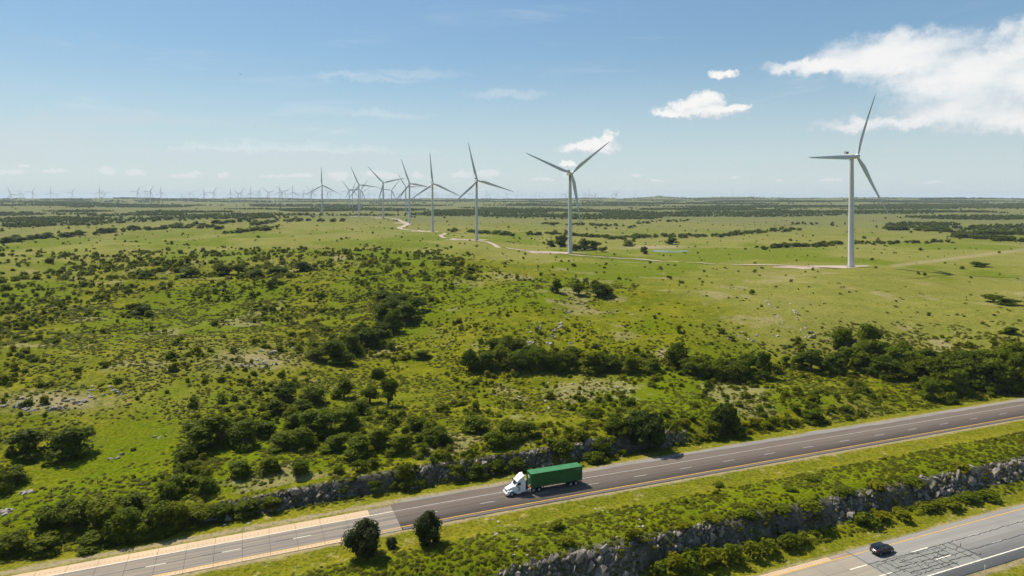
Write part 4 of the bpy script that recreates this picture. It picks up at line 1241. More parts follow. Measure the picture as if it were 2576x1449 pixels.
tg('dark shrubby tree on the rocky hillside above the creek row', 'hillside trees above the creek', [(1275, 882, 60, 46), (1310, 880, 46, 36), (1240, 880, 50, 34)])
tg('dark round tree beside the bare pale soil patch', 'trees right of the creek row', [(1703, 916, 72, 64)])
tg('dark tree in the thicket right of the bare soil patch', 'trees right of the creek row', [(1760, 946, 80, 56), (1812, 951, 80, 60), (1862, 954, 80, 58), (1920, 951, 52, 72), (1735, 935, 60, 40), (1885, 935, 60, 50)])
tg('tree of the big wood above the road', 'trees of the roadside wood', [(2040, 932, 80, 60), (2100, 936, 72, 60), (2150, 926, 80, 62), (2120, 872, 70, 58), (2192, 878, 66, 74), (2230, 951, 80, 70), (2270, 932, 90, 70), (2182, 902, 80, 60), (2310, 952, 90, 78), (2360, 966, 90, 78),
   (2420, 962, 90, 70), (2400, 986, 80, 66), (2470, 976, 90, 78), (2520, 986, 100, 92), (2572, 988, 90, 108), (2330, 922, 70, 58), (2440, 932, 90, 60), (2500, 932, 80, 60), (2562, 932, 90, 80), (2340, 1002, 60, 54), (2276, 902, 60, 50), (2010, 925, 50, 36), (2380, 930, 80, 60), (2230, 905, 60, 50), (2540, 950, 90, 80)])
tg('big dark roadside tree casting a black shadow onto the mown verge', 'trees at the far roadside', [(1622, 1122, 98, 100)], 'round')
tg('tall leafy roadside tree, first right of the biggest shadow-casting tree', 'trees at the far roadside', [(1822, 1086, 62, 80)], 'round')
tg('short bushy tree at the foot of the tall leafy roadside tree', 'trees at the far roadside', [(1852, 1096, 52, 50), (1790, 1096, 56, 48)])
tg('low dark bush close to the asphalt on the far roadside', 'trees at the far roadside', [(2044, 1060, 60, 38)])
tg('dark tree behind the rocks, just above the green trailer', 'trees behind the trailer', [(1420, 1152, 62, 54), (1512, 1138, 62, 46), (1550, 1092, 70, 50), (1500, 1165, 60, 36)])
tg('dark tree pressed against the roadside rock cut', 'trees on the rock cut', [(1018, 1220, 62, 62), (1150, 1200, 60, 40), (1200, 1196, 62, 40), (1250, 1190, 60, 42), (1300, 1182, 50, 34), (940, 1235, 40, 30)])
tg('leafy tree of the lower left roadside thicket', 'trees of the lower left thicket', [(40, 1384, 90, 60), (120, 1332, 90, 70), (190, 1322, 100, 74), (110, 1386, 90, 50), (260, 1332, 110, 90), (320, 1352, 110, 94), (390, 1346, 100, 90), (440, 1326, 90, 80), (230, 1380, 90, 50),
   (330, 1292, 80, 60), (420, 1262, 70, 58), (502, 1314, 90, 54), (560, 1302, 80, 46), (620, 1290, 70, 40), (680, 1276, 60, 34), (160, 1290, 70, 44), (520, 1242, 60, 48), (440, 1232, 70, 48), (290, 1362, 80, 40), (360, 1362, 80, 40), (10, 1398, 60, 36)])
tg('bushy tree on the slope above the roadside rock cut', 'bushy trees above the rock cut', [(1280, 1102, 80, 54), (1330, 1096, 60, 44), (1200, 1086, 80, 48), (680, 1182, 60, 40), (600, 1192, 70, 44), (760, 1190, 70, 44), (1240, 1120, 70, 46)])
tg('dark tree scattered high on the brushy left slope', 'trees high on the left slope', [(360, 790, 60, 36), (480, 698, 60, 36), (556, 692, 60, 38), (600, 692, 50, 34), (366, 700, 42, 26), (680, 722, 30, 22), (700, 692, 60, 32), (760, 682, 60, 32), (330, 785, 40, 26), (640, 700, 60, 30)])
tg('dark tree in the isolated brush patch on the open hillside', 'trees of the hillside brush patch', [(1400, 736, 36, 38), (1456, 742, 42, 34), (1510, 746, 50, 38), (1500, 730, 40, 30), (1530, 742, 40, 28)])
tg('tiny round dark tree alone on the pale left grassland', 'lone tree on the left grassland', [(712, 641, 15, 15)])
tg('dark low bush clump on the open hillside at the right edge', 'bush clumps on the right', [(2500, 760, 60, 26), (2536, 766, 60, 24)])
tg('small dark bush on the hillside at the right edge above the wood', 'bush clumps on the right', [(2540, 839, 44, 24)])
tg('round dark tree standing just behind the pond', 'trees by the pond', [(1690, 615, 34, 20)])
tg('dark tree standing left of the pond', 'trees by the pond', [(1620, 639, 22, 20)])
tg('low dark bush group left of the pond tree', 'trees by the pond', [(1580, 619, 36, 15)])
tg('dark tree in the grove at the foot of the second tallest turbine', 'grove at the second turbine', [(1410, 622, 34, 30), (1386, 621, 28, 17), (1470, 629, 40, 30), (1496, 628, 36, 24), (1450, 631, 30, 18), (1515, 634, 30, 12), (1420, 616, 24, 24)])
tg('dark bush beside the tallest turbine pad', 'bush by the tallest pad', [(2310, 690, 9, 8), (2460, 670, 50, 12)])

tg('leafy bush under the lower rock cut, left of black car', 'bushes under the lower rock cut', [(1660, 1442, 70, 40), (1700, 1440, 70, 52), (1740, 1434, 70, 58), (1790, 1424, 70, 58), (1840, 1411, 70, 54), (1890, 1399, 62, 48), (1936, 1391, 60, 44), (1980, 1379, 62, 40), (2016, 1370, 50, 34), (1760, 1402, 60, 36), (1690, 1418, 50, 40)], 'bush')
tg('bright bush under the lower rock cut, above black car', 'bushes under the right part of the lower rock cut', [(2172, 1314, 72, 36), (2214, 1307, 62, 30), (2262, 1299, 62, 28), (2340, 1282, 62, 30), (2384, 1274, 60, 28), (2440, 1261, 62, 28), (2482, 1251, 60, 26)], 'bush')
tg('small dark round bush in the weeds of the median', 'round bushes of the median', [(1590, 1352, 52, 30), (1425, 1372, 44, 24), (1812, 1224, 36, 17), (2040, 1210, 34, 15), (1400, 1330, 50, 28), (1990, 1236, 30, 14)], 'bush')
tg('low bush crowding the top edge of the lower rock cut', 'bushes on top of the lower rock cut', [(1720, 1330, 60, 26), (1800, 1312, 70, 26), (1880, 1300, 70, 26), (1960, 1288, 70, 26), (2040, 1276, 70, 26), (2120, 1240, 70, 26), (2290, 1216, 70, 24), (2420, 1180, 70, 24), (2200, 1228, 70, 26)], 'bush')
placed = []          # (x, y, z, radius, height, label, group, proto)
for label, group, lst, kind in TG:
    w = px2w([a[0] for a in lst], [a[1] for a in lst])
    for (px, py, pw, ph), (x, y, z) in zip(lst, w):
        dep = y * CP - (z - CAMZ) * SP
        placed.append([x, y, z, pw * dep / F25 * 0.5 * 1.05, max(0.5 * ph, ph - 0.12 * pw * (dep < 500)) * dep / F25, label, group, kind, px, py])
# tree lines of the middle distance
LINES = [([(0, 611), (60, 603), (110, 598), (220, 588), (330, 579), (450, 575), (560, 573)], 42, 4.4, 'dark tree of the long tree line at the left edge'),
         ([(560, 588), (640, 580), (700, 573)], 12, 3.6, 'dark tree of the short line below the left tree line'),
         ([(630, 566), (700, 556), (790, 556), (868, 556)], 24, 4.2, 'dark tree of the clump left of the eighth ridge turbine'),
         ([(430, 571), (560, 562), (660, 548), (760, 548)], 24, 4.6, 'dark tree of the upper left tree band'),
         ([(1112, 581), (1180, 584), (1250, 588), (1300, 592)], 22, 3.6, 'dark tree of the line behind the third and fourth turbines'),
         ([(1325, 590), (1400, 588), (1470, 594), (1545, 601)], 32, 3.5, 'dark cedar-like tree of the hedge row behind the second turbine'),
         ([(1545, 601), (1640, 596), (1720, 596), (1800, 594), (1840, 592)], 34, 3.5, 'dark tree of the long hedge row beyond the pond'),
         ([(1830, 592), (1900, 586), (1960, 582), (2030, 577)], 24, 4.0, 'mid green tree of the line running off beyond the pond'),
         ([(1365, 562), (1440, 566), (1540, 568), (1600, 572)], 22, 3.8, 'dark tree of the upper line behind the second turbine'),
         ([(1600, 560), (1660, 558), (1750, 556)], 12, 3.6, 'small tree of the distant line beyond the pond'),
         ([(1900, 626), (1980, 622), (2060, 620), (2130, 612)], 28, 3.4, 'dark tree of the clump left of the tallest turbine tower'),
         ([(2150, 612), (2230, 612), (2290, 612), (2400, 608)], 22, 3.0, 'mid green tree of the line right of the tallest turbine tower'),
         ([(2225, 576), (2300, 580), (2380, 584), (2450, 600), (2576, 608)], 40, 5.0, 'dark tree along the edge of the wood at the right'),
         ([(2400, 598), (2480, 590), (2576, 590)], 22, 5.2, 'dark tree inside the wood at the right edge')]
for pts, n, size, lab in LINES:
    P = np.array(pts, float); seg = np.concatenate([[0], np.cumsum(np.hypot(*np.diff(P, axis=0).T))])
    n = int(n * 1.9); q = np.sort(rng.uniform(0, seg[-1], n))
    w = px2w(np.interp(q, seg, P[:, 0]), np.interp(q, seg, P[:, 1]) + rng.normal(0, 1.4, n))
    for x, y, z in w:
        s_ = size * rnd.uniform(0.65, 1.3)
        placed.append([x, y, z, s_ * rnd.uniform(1.1, 1.7), s_ * rnd.uniform(0.95, 1.35), lab, lab.replace('dark tree of ', '').replace('mid green tree of ', ''), 'line', 0, 0])

# ------------------------------------------------------------------ brush density read off the photograph (share of ground under shrubs, tenths)
DENS = [(560, [(0, 1), (2576, 1)]), (600, [(0, 1), (600, 1), (1100, 1), (2576, .6)]), (640, [(0, 2.5), (600, 3.5), (1150, 3.5), (1300, .6), (2576, .5)]),
        (680, [(0, 4), (450, 5), (1200, 5), (1290, .6), (2576, .5)]), (720, [(0, 4), (300, 3.5), (700, 3), (850, 3.5), (1000, 3.5), (1250, 2), (1350, 3.5), (1550, 3), (1620, .8), (2576, .7)]),
        (760, [(0, 5), (500, 4.5), (900, 4), (950, 7), (1100, 6), (1150, 3), (1400, 3), (1560, 1.6), (1700, .7), (2400, .6), (2576, 1.5)]), (800, [(0, 4), (500, 4.5), (850, 5), (1040, 7), (1100, 2), (1700, 1), (2100, .7), (2576, 1.2)]),
        (840, [(0, 4), (600, 3), (720, 5), (950, 7), (1020, 3), (1250, 3.5), (1500, 3), (1850, 2.2), (2030, 1.2), (2110, 6), (2300, 3), (2576, 3)]), (880, [(0, 5), (600, 4), (700, 6), (1000, 6), (1080, 3), (1200, 4), (1500, 4), (1650, 2.5), (1900, 2), (2010, 5), (2576, 7)]),
        (920, [(0, 5), (650, 4.5), (900, 4.5), (1130, 4), (1170, 8), (1950, 8), (2576, 9)]), (960, [(0, 5), (600, 5), (1000, 4), (1100, 3), (1600, 3), (2000, 4), (2200, 7), (2576, 8)]),
        (1000, [(0, 3.5), (250, 3), (600, 3.5), (650, 6), (1050, 5.5), (1500, 4), (2000, 4.5), (2200, 5.5), (2576, 6)]), (1040, [(0, 2), (380, 2), (460, 5), (700, 6.5), (1100, 5.5), (1500, 5), (1900, 5.5), (2200, 6)]),
        (1080, [(0, 3.5), (200, 2.5), (300, .8), (440, 1), (500, 7), (1000, 7), (1500, 6.5), (1900, 7)]), (1120, [(0, 5), (230, 2), (280, .6), (430, .8), (480, 7), (900, 7), (1350, 7.5), (1700, 7)]), (1160, [(0, 4), (80, 1.5), (400, 1.5), (450, 6), (900, 6.5), (1300, 7)]),
        (1200, [(0, 5.5), (90, 1), (270, 1.8), (330, 5.5), (950, 6), (1200, 6)]), (1240, [(0, 2.5), (100, 2.5), (200, 5), (600, 6), (900, 6)]), (1280, [(0, 2.5), (80, 3), (150, 7), (700, 7)]), (1320, [(0, 7), (600, 8)]), (1380, [(0, 8), (300, 8)])]
_rows = np.array([d[0] for d in DENS], float)
def brush(px, py):
    vals = np.array([np.interp(px, [a for a, _ in r], [b_ for _, b_ in r]) for _, r in DENS])
    f = np.interp(py, _rows, np.arange(len(_rows)))
    i = np.clip(np.floor(f).astype(int), 0, len(_rows) - 2); w = f - i
    j = np.arange(len(px))
    return (vals[i, j] * (1 - w) + vals[i + 1, j] * w) / 10
def sample_ground(n, r0, r1, a0=-0.72, a1=0.72):
    r = np.sqrt(rng.uniform(r0 * r0, r1 * r1, n)); a = rng.uniform(a0, a1, n)
    x, y = r * np.sin(a), r * np.cos(a)
    return x, y
def off_track(x, y, clear=6.0):
    ok = np.ones(len(x), bool)
    pts = np.concatenate([tw, tw2])
    for i in range(0, len(pts) - 1):
        a, b_ = pts[i, :2], pts[i + 1, :2]
        if np.hypot(*(b_ - a)) > 260: continue
        d = b_ - a; L2 = d @ d
        k = np.clip(((x - a[0]) * d[0] + (y - a[1]) * d[1]) / L2, 0, 1)
        ok &= np.hypot(x - a[0] - k * d[0], y - a[1] - k * d[1]) > clear
    for i in range(8):
        ok &= np.hypot((x - T_POS[i][0] + 14) / 36, (y - T_POS[i][1]) / 17) > 1
    ok &= np.hypot((x - POND[0]) / 32, (y - POND[1]) / 34) > 1
    return ok

# shrubs
x, y = sample_ground(260000, 118, 1500)
r = np.hypot(x, y)
keep = rng.random(len(x)) < np.clip(420.0 / r, 0, 1) ** 1.3
x, y, r = x[keep], y[keep], r[keep]
s, t = to_st(x, y); z = ground_z(x, y)
px, py, dep = w2px(x, y, z)
D = brush(px, py)
D = np.where(t < 142.0, 0, D)
clump = 0.5 * fbm(x, y, 38, 3, 90, 0.6) + 0.5 * fbm(x, y, 14, 3, 91, 0.6)
fine = fbm(x, y, 5, 2, 92)
med = (t > 103.6) & (t < 116.0)
foot = (t > 98.6) & (t < 102.6)
def bare_rock(s):
    s = np.asarray(s, float)
    n = vnoise(s / 5.5, s * 0 + 2.5, 5)
    lim = np.interp(s, [30, 82, 88, 110, 114, 124, 127, 133, 137, 260], [.22, .25, .62, .62, .25, .25, .55, .55, .30, .30])
    return n > lim
D = np.where(med, 0.16 + 0.2 * sstep(s, 60, 140), D); D = np.where(foot, 0.6, D); D = np.where((t > 100) & (t < 107) & (s > 45) & ~bare_rock(s), 0.85, D)
D = np.where((t > 103) & (t < 124) & (s < 52), D * 0.28, D)
prob = np.where(D > 0.12, np.minimum(D * 1.42, 0.8), D * 0.12) * np.where(D > 0.12, sstep(clump * 0.8 + fine * 0.2, 0.60 - 0.26 * D, 0.70 - 0.28 * D), 1.0)
dens_norm = 1.0
ok = (rng.random(len(x)) < np.clip(prob * dens_norm, 0, 1)) & off_track(x, y)
x, y, z, r, t, s, px, py = (a[ok] for a in (x, y, z, r, t, s, px, py))
D = D[ok]
rad = rng.lognormal(math.log(0.95), 0.42, len(x)).clip(0.4, 2.4) * (0.72 + 0.5 * D)
rad = np.where((t < 119), np.minimum(rad, 1.15) * 0.62, rad) * np.clip(r / 330, 1.0, 1.6)
hgt = rad * rng.uniform(0.7, 1.3, len(x))
sx = np.column_stack([rad, rad * rng.uniform(0.85, 1.2, len(x)), hgt])
rot = rng.uniform(0, 6.28, len(x)); pick = rng.integers(0, len(SHRUBS), len(x))
vis = (px > 0) & (px < 2576) & (py < 1449)
show = np.where(vis, rad / r * (1 + 0.4 * (t > 140)), 0)
order = np.argsort(-show)
solo, rest = order[:290], order[290:]
LAND = [(120, 1100, 'pair of oaks'), (530, 1080, 'big oak by the clearing'), (800, 1060, 'central thicket'), (850, 990, 'row of trees across the slope'), (930, 840, 'wooded ravine'), (1180, 905, 'lone dark tree'),
        (1360, 900, 'creek-side tree row'), (1530, 915, 'right end of the creek row'), (1365, 845, 'hillside rock streaks'), (1700, 890, 'bare soil patch'), (1840, 925, 'thicket right of the bare soil'), (2160, 890, 'top of the roadside wood'),
        (2330, 950, 'middle of the roadside wood'), (2530, 940, 'right end of the roadside wood'), (1620, 1080, 'big shadow-casting tree'), (1822, 1050, 'tall roadside tree'), (2044, 1040, 'low roadside bush'), (1440, 1130, 'trees behind the trailer'),
        (1270, 1075, 'bushy trees above the truck'), (1100, 1190, 'rock cut left of the truck'), (640, 1270, 'left end of the rock cut'), (270, 1290, 'lower left thicket'), (130, 1030, 'dark ledge on the left'), (660, 900, 'slanting ledge'),
        (360, 770, 'small trees high on the left'), (580, 680, 'upper left tree band'), (1450, 725, 'hillside brush patch'), (1960, 790, 'white stone scatter'), (60, 1215, 'left edge bush clump'), (1050, 1000, 'grassy hollow below the ravine'),
        (1500, 1010, 'stony grass below the creek row'), (60, 880, 'far left brush'), (420, 900, 'middle of the left slope'), (1750, 1010, 'slope above the roadside trees')]
def shrub_label(px, py, t, rad):
    size = 'broad' if rad > 1.75 else 'middling' if rad > 1.3 else 'small'
    if t < 103: return size + ' leafy shrub at the foot of the lower rock cut'
    if t < 119: return size + ' shrub in the overgrown median between the carriageways'
    lx, ly, nm = min(LAND, key=lambda l: (l[0] - px) ** 2 + ((l[1] - py) * 1.8) ** 2)
    dx, dy = px - lx, (py - ly) * 1.8
    if abs(dx) > abs(dy): rel = 'left of' if dx < 0 else 'right of'
    else: rel = 'behind' if dy < 0 else 'in front of'
    return '%s yellow-green shrub %s the %s' % (size, rel, nm)
for i in solo:
    root = empty('shrub', (x[i], y[i], z[i] - 0.05), rot[i])
    root.scale = sx[i]
    lab = shrub_label(px[i], py[i], t[i], rad[i])
    tag(root, lab, 'shrub', 'shrubs: ' + lab.split(' ', 1)[1])
    f_, st_ = SHRUBS[pick[i]]
    obj('foliage', f_, root); obj('stem', st_, root)
COL_SHRUB = source_collection('shrub_source', [a for a, _ in SHRUBS])
scatter('shrubbery', np.column_stack([x, y, z - 0.05])[rest], rot[rest], sx[rest], pick[rest], COL_SHRUB, 'countless smaller shrubs covering the brushy pasture slopes', 'shrubbery')
N_SHRUB = len(rest)

# weeds and rough grass
x, y = sample_ground(420000, 100, 560)
r = np.hypot(x, y)
k = rng.random(len(x)) < np.clip(190.0 / r, 0, 1) ** 1.5
x, y, r = x[k], y[k], r[k]
s, t = to_st(x, y); z = ground_z(x, y); px, py, dep = w2px(x, y, z)
c2 = fbm(x, y, 9, 4, 93, 0.6)
Dw = brush(px, py)
pw = np.where(t > 141.4, np.clip(1.5 * (Dw - 0.10), 0.015, 0.8) * sstep(c2, 0.30, 0.62), 0)
pw = np.where((t > 103.5) & (t < 116.8), 0.95 * sstep(c2, 0.30, 0.5), pw)
pw = np.where((t > 98) & (t < 103.5), 0.8, pw)
pw = np.where((t > 141.2) & (t < 146), 0.75, pw)
pw *= 1 - 0.8 * sstep(r, 330, 500)
ok = (rng.random(len(x)) < pw) & off_track(x, y, 4)
x, y, z, r, t = x[ok], y[ok], z[ok], r[ok], t[ok]
sw = rng.uniform(0.55, 1.3, len(x)) * np.where(t < 119, 0.95, 1.05) * np.clip(r / 200, 1, 2)
scatter('weeds', np.column_stack([x, y, z - 0.04]), rng.uniform(0, 6.28, len(x)), np.column_stack([sw, sw, sw * rng.uniform(.38, .75, len(x))]), rng.integers(0, 5, len(x)),
        source_collection('weed_source', WEEDS), 'tall weeds and rough tufts growing over the slopes and the median', 'weeds')
N_WEED = len(x)

# the trees themselves: the largest 300 singly, the rest as one wood
for p in placed:
    p.append((p[3] / math.hypot(p[0], p[1])) + (1 if p[7] != 'line' else 0))
placed.sort(key=lambda p: -p[10])
tree_rest = placed[296:]
ORD = 'first second third fourth fifth sixth seventh eighth ninth tenth eleventh twelfth thirteenth fourteenth fifteenth'.split()
by_group = {}
for p in placed[:296]:
    if p[7] != 'line': by_group.setdefault(p[5], []).append(p)
for lab, ps in by_group.items():
    if len(ps) < 2: continue
    ps.sort(key=lambda p: p[9])
    nrow = 1 if len(ps) <= 9 else 2 if len(ps) <= 20 else 3
    per = -(-len(ps) // nrow)
    for ri in range(nrow):
        row = sorted(ps[ri * per:(ri + 1) * per], key=lambda p: p[8])
        rn_ = '' if nrow == 1 else (' back row', ' front row')[ri] if nrow == 2 else (' back row', ' middle row', ' front row')[ri]
        for k, p in enumerate(row):
            p[5] = '%s,%s %s from left' % (lab, rn_ + ',' if rn_ else '', ORD[k])
for i, (x_, y_, z_, rad_, h_, lab, grp, kind_, _a, _b, _c) in enumerate(placed[:296]):
    if kind_ == 'bush':
        root = empty('bush', (x_, y_, z_ - 0.1), rnd.uniform(0, 6.28))
        root.scale = (rad_, rad_ * rnd.uniform(0.9, 1.1), h_ / 1.15)
        tag(root, lab, 'bush', grp)
        cr, tk = SHRUBS[i % len(SHRUBS)]
        obj('foliage', cr, root); obj('stem', tk, root)
        continue
    root = empty('tree', (x_, y_, z_ - 0.1), rnd.uniform(0, 6.28))
    root.scale = (rad_ / 3.0, rad_ / 3.0 * rnd.uniform(0.9, 1.1), h_ / 5.0)
    tag(root, lab, 'tree', grp)
    dark = lab.startswith(('dark', 'big dark', 'large dark', 'small round dark', 'round dark', 'lone dark', 'tiny')) or (lab.startswith('tree of the big wood') and rnd.random() < 0.5)
    cr, tk = ROUND[i % 3] if kind_ == 'round' else (TREES if dark else TREES_MID)[i % 6]
    obj('crown', cr, root); obj('trunk', tk, root)
# distant woods
x, y = sample_ground(330000, 1100, 8200, -0.80, 0.80)
r = np.hypot(x, y)
z = ground_z(x, y)
wm = wood_mask(x, y, z)
px, py, dep = w2px(x, y, z)
scat = 0.0003 + 0.007 * sstep(fbm(x, y, 240, 4, 95, 0.6), 0.56, 0.66)
pr = np.clip(np.minimum(wm * 0.9, 0.85), 0, 1) * np.clip(2600 / r, 0.15, 1) + scat * np.clip(2500 / r, 0, 1)
ok = (rng.random(len(x)) < pr) & off_track(x, y, 12)
x, y, z, r = x[ok], y[ok], z[ok], r[ok]
sz = rng.uniform(0.8, 1.5, len(x)) * np.clip(r / 2600, 0.9, 2.2)
szz = rng.uniform(0.8, 1.35, len(x)) * np.clip(r / 3500, 0.9, 1.25)
# sparse dots of brush on the open prairie in the middle distance
x2, y2 = sample_ground(60000, 430, 1900, -0.74, 0.74)
z2 = ground_z(x2, y2); r2 = np.hypot(x2, y2); s2_, t2_ = to_st(x2, y2); px2, py2, _ = w2px(x2, y2, z2)
n2 = fbm(x2, y2 * 1.6, 95, 4, 96, 0.6)
ok2 = (rng.random(len(x2)) < 0.0007 + 0.11 * sstep(n2, 0.64, 0.72)) & off_track(x2, y2, 9) & (t2_ > 200)
x2, y2, z2 = x2[ok2], y2[ok2], z2[ok2]
sz2 = rng.lognormal(math.log(0.36), 0.4, len(x2)).clip(0.16, 1.0)
RX = np.array([[p[0], p[1], p[2] - 0.1] for p in tree_rest]).reshape(-1, 3)
RS = np.array([[p[3] / 3.6, p[3] / 3.6, p[4] / 5.2] for p in tree_rest]).reshape(-1, 3)
P_ = np.concatenate([np.column_stack([x, y, z - 0.3]), np.column_stack([x2, y2, z2 - 0.1]), RX])
S3 = np.concatenate([np.column_stack([sz, sz, szz]), np.column_stack([sz2, sz2, sz2 * 0.75]), RS])
scatter('woods', P_, rng.uniform(0, 6.28, len(P_)), S3, rng.integers(0, 5, len(P_)), source_collection('far_tree_source', FARTREES),
        'far-off woods and scattered brush darkening the distant prairie', 'woods')
N_WOOD = len(P_)

# cedars by the near verge
for (pxx, pyy, pw_, ph_, k, lab, rz) in [(918, 1398, 96, 92, 0, 'largest dark round cedar on the mown verge beside the concrete road', 0.3), (1080, 1368, 74, 82, 1, 'tilted dark cedar on the verge, the middle-sized one right of the largest', 1.9),
                                       (986, 1378, 30, 28, 2, 'smallest cedar seedling between the two dark cedars', 0.0)]:
    wx, wy, wz = px2w([pxx], [pyy])[0]
    dep = wy * CP - (wz - CAMZ) * SP
    root = empty('cedar_tree', (wx, wy, wz - 0.05), rz)
    root.scale = (pw_ * dep / F25 / 1.75, pw_ * dep / F25 / 1.75, ph_ * dep / F25 / 2.0)
    tag(root, lab, 'cedar', 'cedars on the near verge')
    obj('crown', CEDARS[k][0], root); obj('trunk', CEDARS[k][1], root)
print("counts", len(placed), N_SHRUB, N_WEED, N_WOOD)

# ------------------------------------------------------------------ rocks
def rock_mesh(seed, dims, n=15, mat=None):
    g = random.Random(seed)
    bm = bmesh.new()
    for _ in range(n):
        p = Vector((g.uniform(-1, 1), g.uniform(-1, 1), g.uniform(-1, 1)))
        m_ = max(abs(p.x), abs(p.y), abs(p.z)); p = p / m_ * g.uniform(0.8, 1.0)      # blocky
        bm.verts.new((p.x * dims[0] / 2, p.y * dims[1] / 2, p.z * dims[2] / 2))
    r = bmesh.ops.convex_hull(bm, input=bm.verts)
    bmesh.ops.delete(bm, geom=[v for v in bm.verts if not v.link_faces], context='VERTS')
    bmesh.ops.recalc_face_normals(bm, faces=bm.faces)
    me = bpy.data.meshes.new('rock'); bm.to_mesh(me); bm.free()
    me.materials.append(mat or M['rock'])
    return me
SLABS = [rock_mesh(2000 + k, (1.0, rnd.uniform(.5, .8), rnd.uniform(.25, .42)), 12) for k in range(10)]
BLOCKS = [rock_mesh(2100 + k, (1.0, rnd.uniform(.7, .95), rnd.uniform(.6, .95)), 18) for k in range(8)]
PALES = [rock_mesh(2300 + k, (1.0, rnd.uniform(.5, .8), rnd.uniform(.25, .4)), 13, M['rock']) for k in range(6)]
STONES = [rock_mesh(2200 + k, (1.0, rnd.uniform(.5, .8), rnd.uniform(.3, .5)), 13, M['pale_rock']) for k in range(8)]
def wob_lo(s): return (fbm(np.array([s]), np.zeros(1), 7.0, 3, 3)[0] - 0.5) * 4.4
def wob_up(s): return (fbm(np.array([s]), np.zeros(1) + 5, 9.0, 3, 13)[0] - 0.5) * 2.6
def rubble(parent, items):
    b = MB()
    for me, mt in items:
        b.add([mt @ v.co for v in me.vertices], [tuple(p.vertices) for p in me.polygons])
    o = obj('rubble', b.mesh('rubble', M['rock'], fix=False), parent); o['kind'] = 'stuff'
def strata_rot(tilt, yaw, roll):
    # long axis leans up along the cut, turned with the highway
    return Matrix.Rotation(RA + yaw, 4, 'Z') @ Matrix.Rotation(-tilt, 4, 'Y') @ Matrix.Rotation(roll, 4, 'X')
def rock_cut(name, label, s0, s1, n, tfun, zoff, size, small, tilt0, keepf=None, inset=0.0):
    root = empty(name, (*to_xy((s0 + s1) / 2, tfun((s0 + s1) / 2, 0.5)), 0.0)); tag(root, label, 'rock face', 'rock cuts of the highway')
    inv = Matrix.Translation(-Vector(root.location))
    items = []
    cnt = 0; tries = 0
    while cnt < n + small and tries < 20000:
        tries += 1
        s = rnd.uniform(s0, s1); h = rnd.random() ** 0.85
        if keepf and not keepf(s): continue
        t = tfun(s, h)
        x, y = to_xy(s, t); z = float(ground_z(np.array([x]), np.array([y]))[0])
        big = cnt < n
        L = rnd.lognormvariate(math.log(size), 0.36) if big else rnd.uniform(0.3, 0.85)
        if h > 0.86: L *= 0.8
        me = rnd.choice(SLABS if rnd.random() < 0.75 else BLOCKS)
        mt = inv @ Matrix.Translation((x, y, z + L * rnd.uniform(-0.12, 0.16) + zoff)) @ strata_rot(tilt0 + rnd.gauss(0, 0.28), rnd.gauss(0, 0.25), rnd.gauss(0.35, 0.35)) @ Matrix.Diagonal((L * rnd.uniform(.9, 1.4), L, L * rnd.uniform(.9, 1.5), 1))
        if big:
            o = obj('rock', me, root); o.matrix_local = mt
        else: items.append((me, mt))
        cnt += 1
    rubble(root, items)
    return root
rock_cut('rock_outcrop', 'jagged grey rock cut standing above the lower carriageway and its black car', 36, 245, 295, lambda s, h: 101.7 + 3.1 * h + wob_lo(s), 0.0, 1.25, 1300, 1.05,
         keepf=lambda s: bool(bare_rock(np.array([s]))[0]))
rock_cut('rock_outcrop', 'broken grey rock cut along the far roadside behind the white and green truck', -22, 66, 150, lambda s, h: 142.6 + 2.6 * h + wob_up(s), 0.0, 0.95, 500, 0.85,
         keepf=lambda s: vnoise(np.array([s / 7.0]), np.array([7.5]), 6)[0] > 0.36)
rock_cut('rock_outcrop', 'short rock cut beside the big shadow-casting tree, right of the trailer', 68, 106, 60, lambda s, h: 142.7 + 2.6 * h + wob_up(s), 0.0, 1.0, 160, 0.75,
         keepf=lambda s: vnoise(np.array([s / 7.0]), np.array([7.5]), 6)[0] > 0.42)

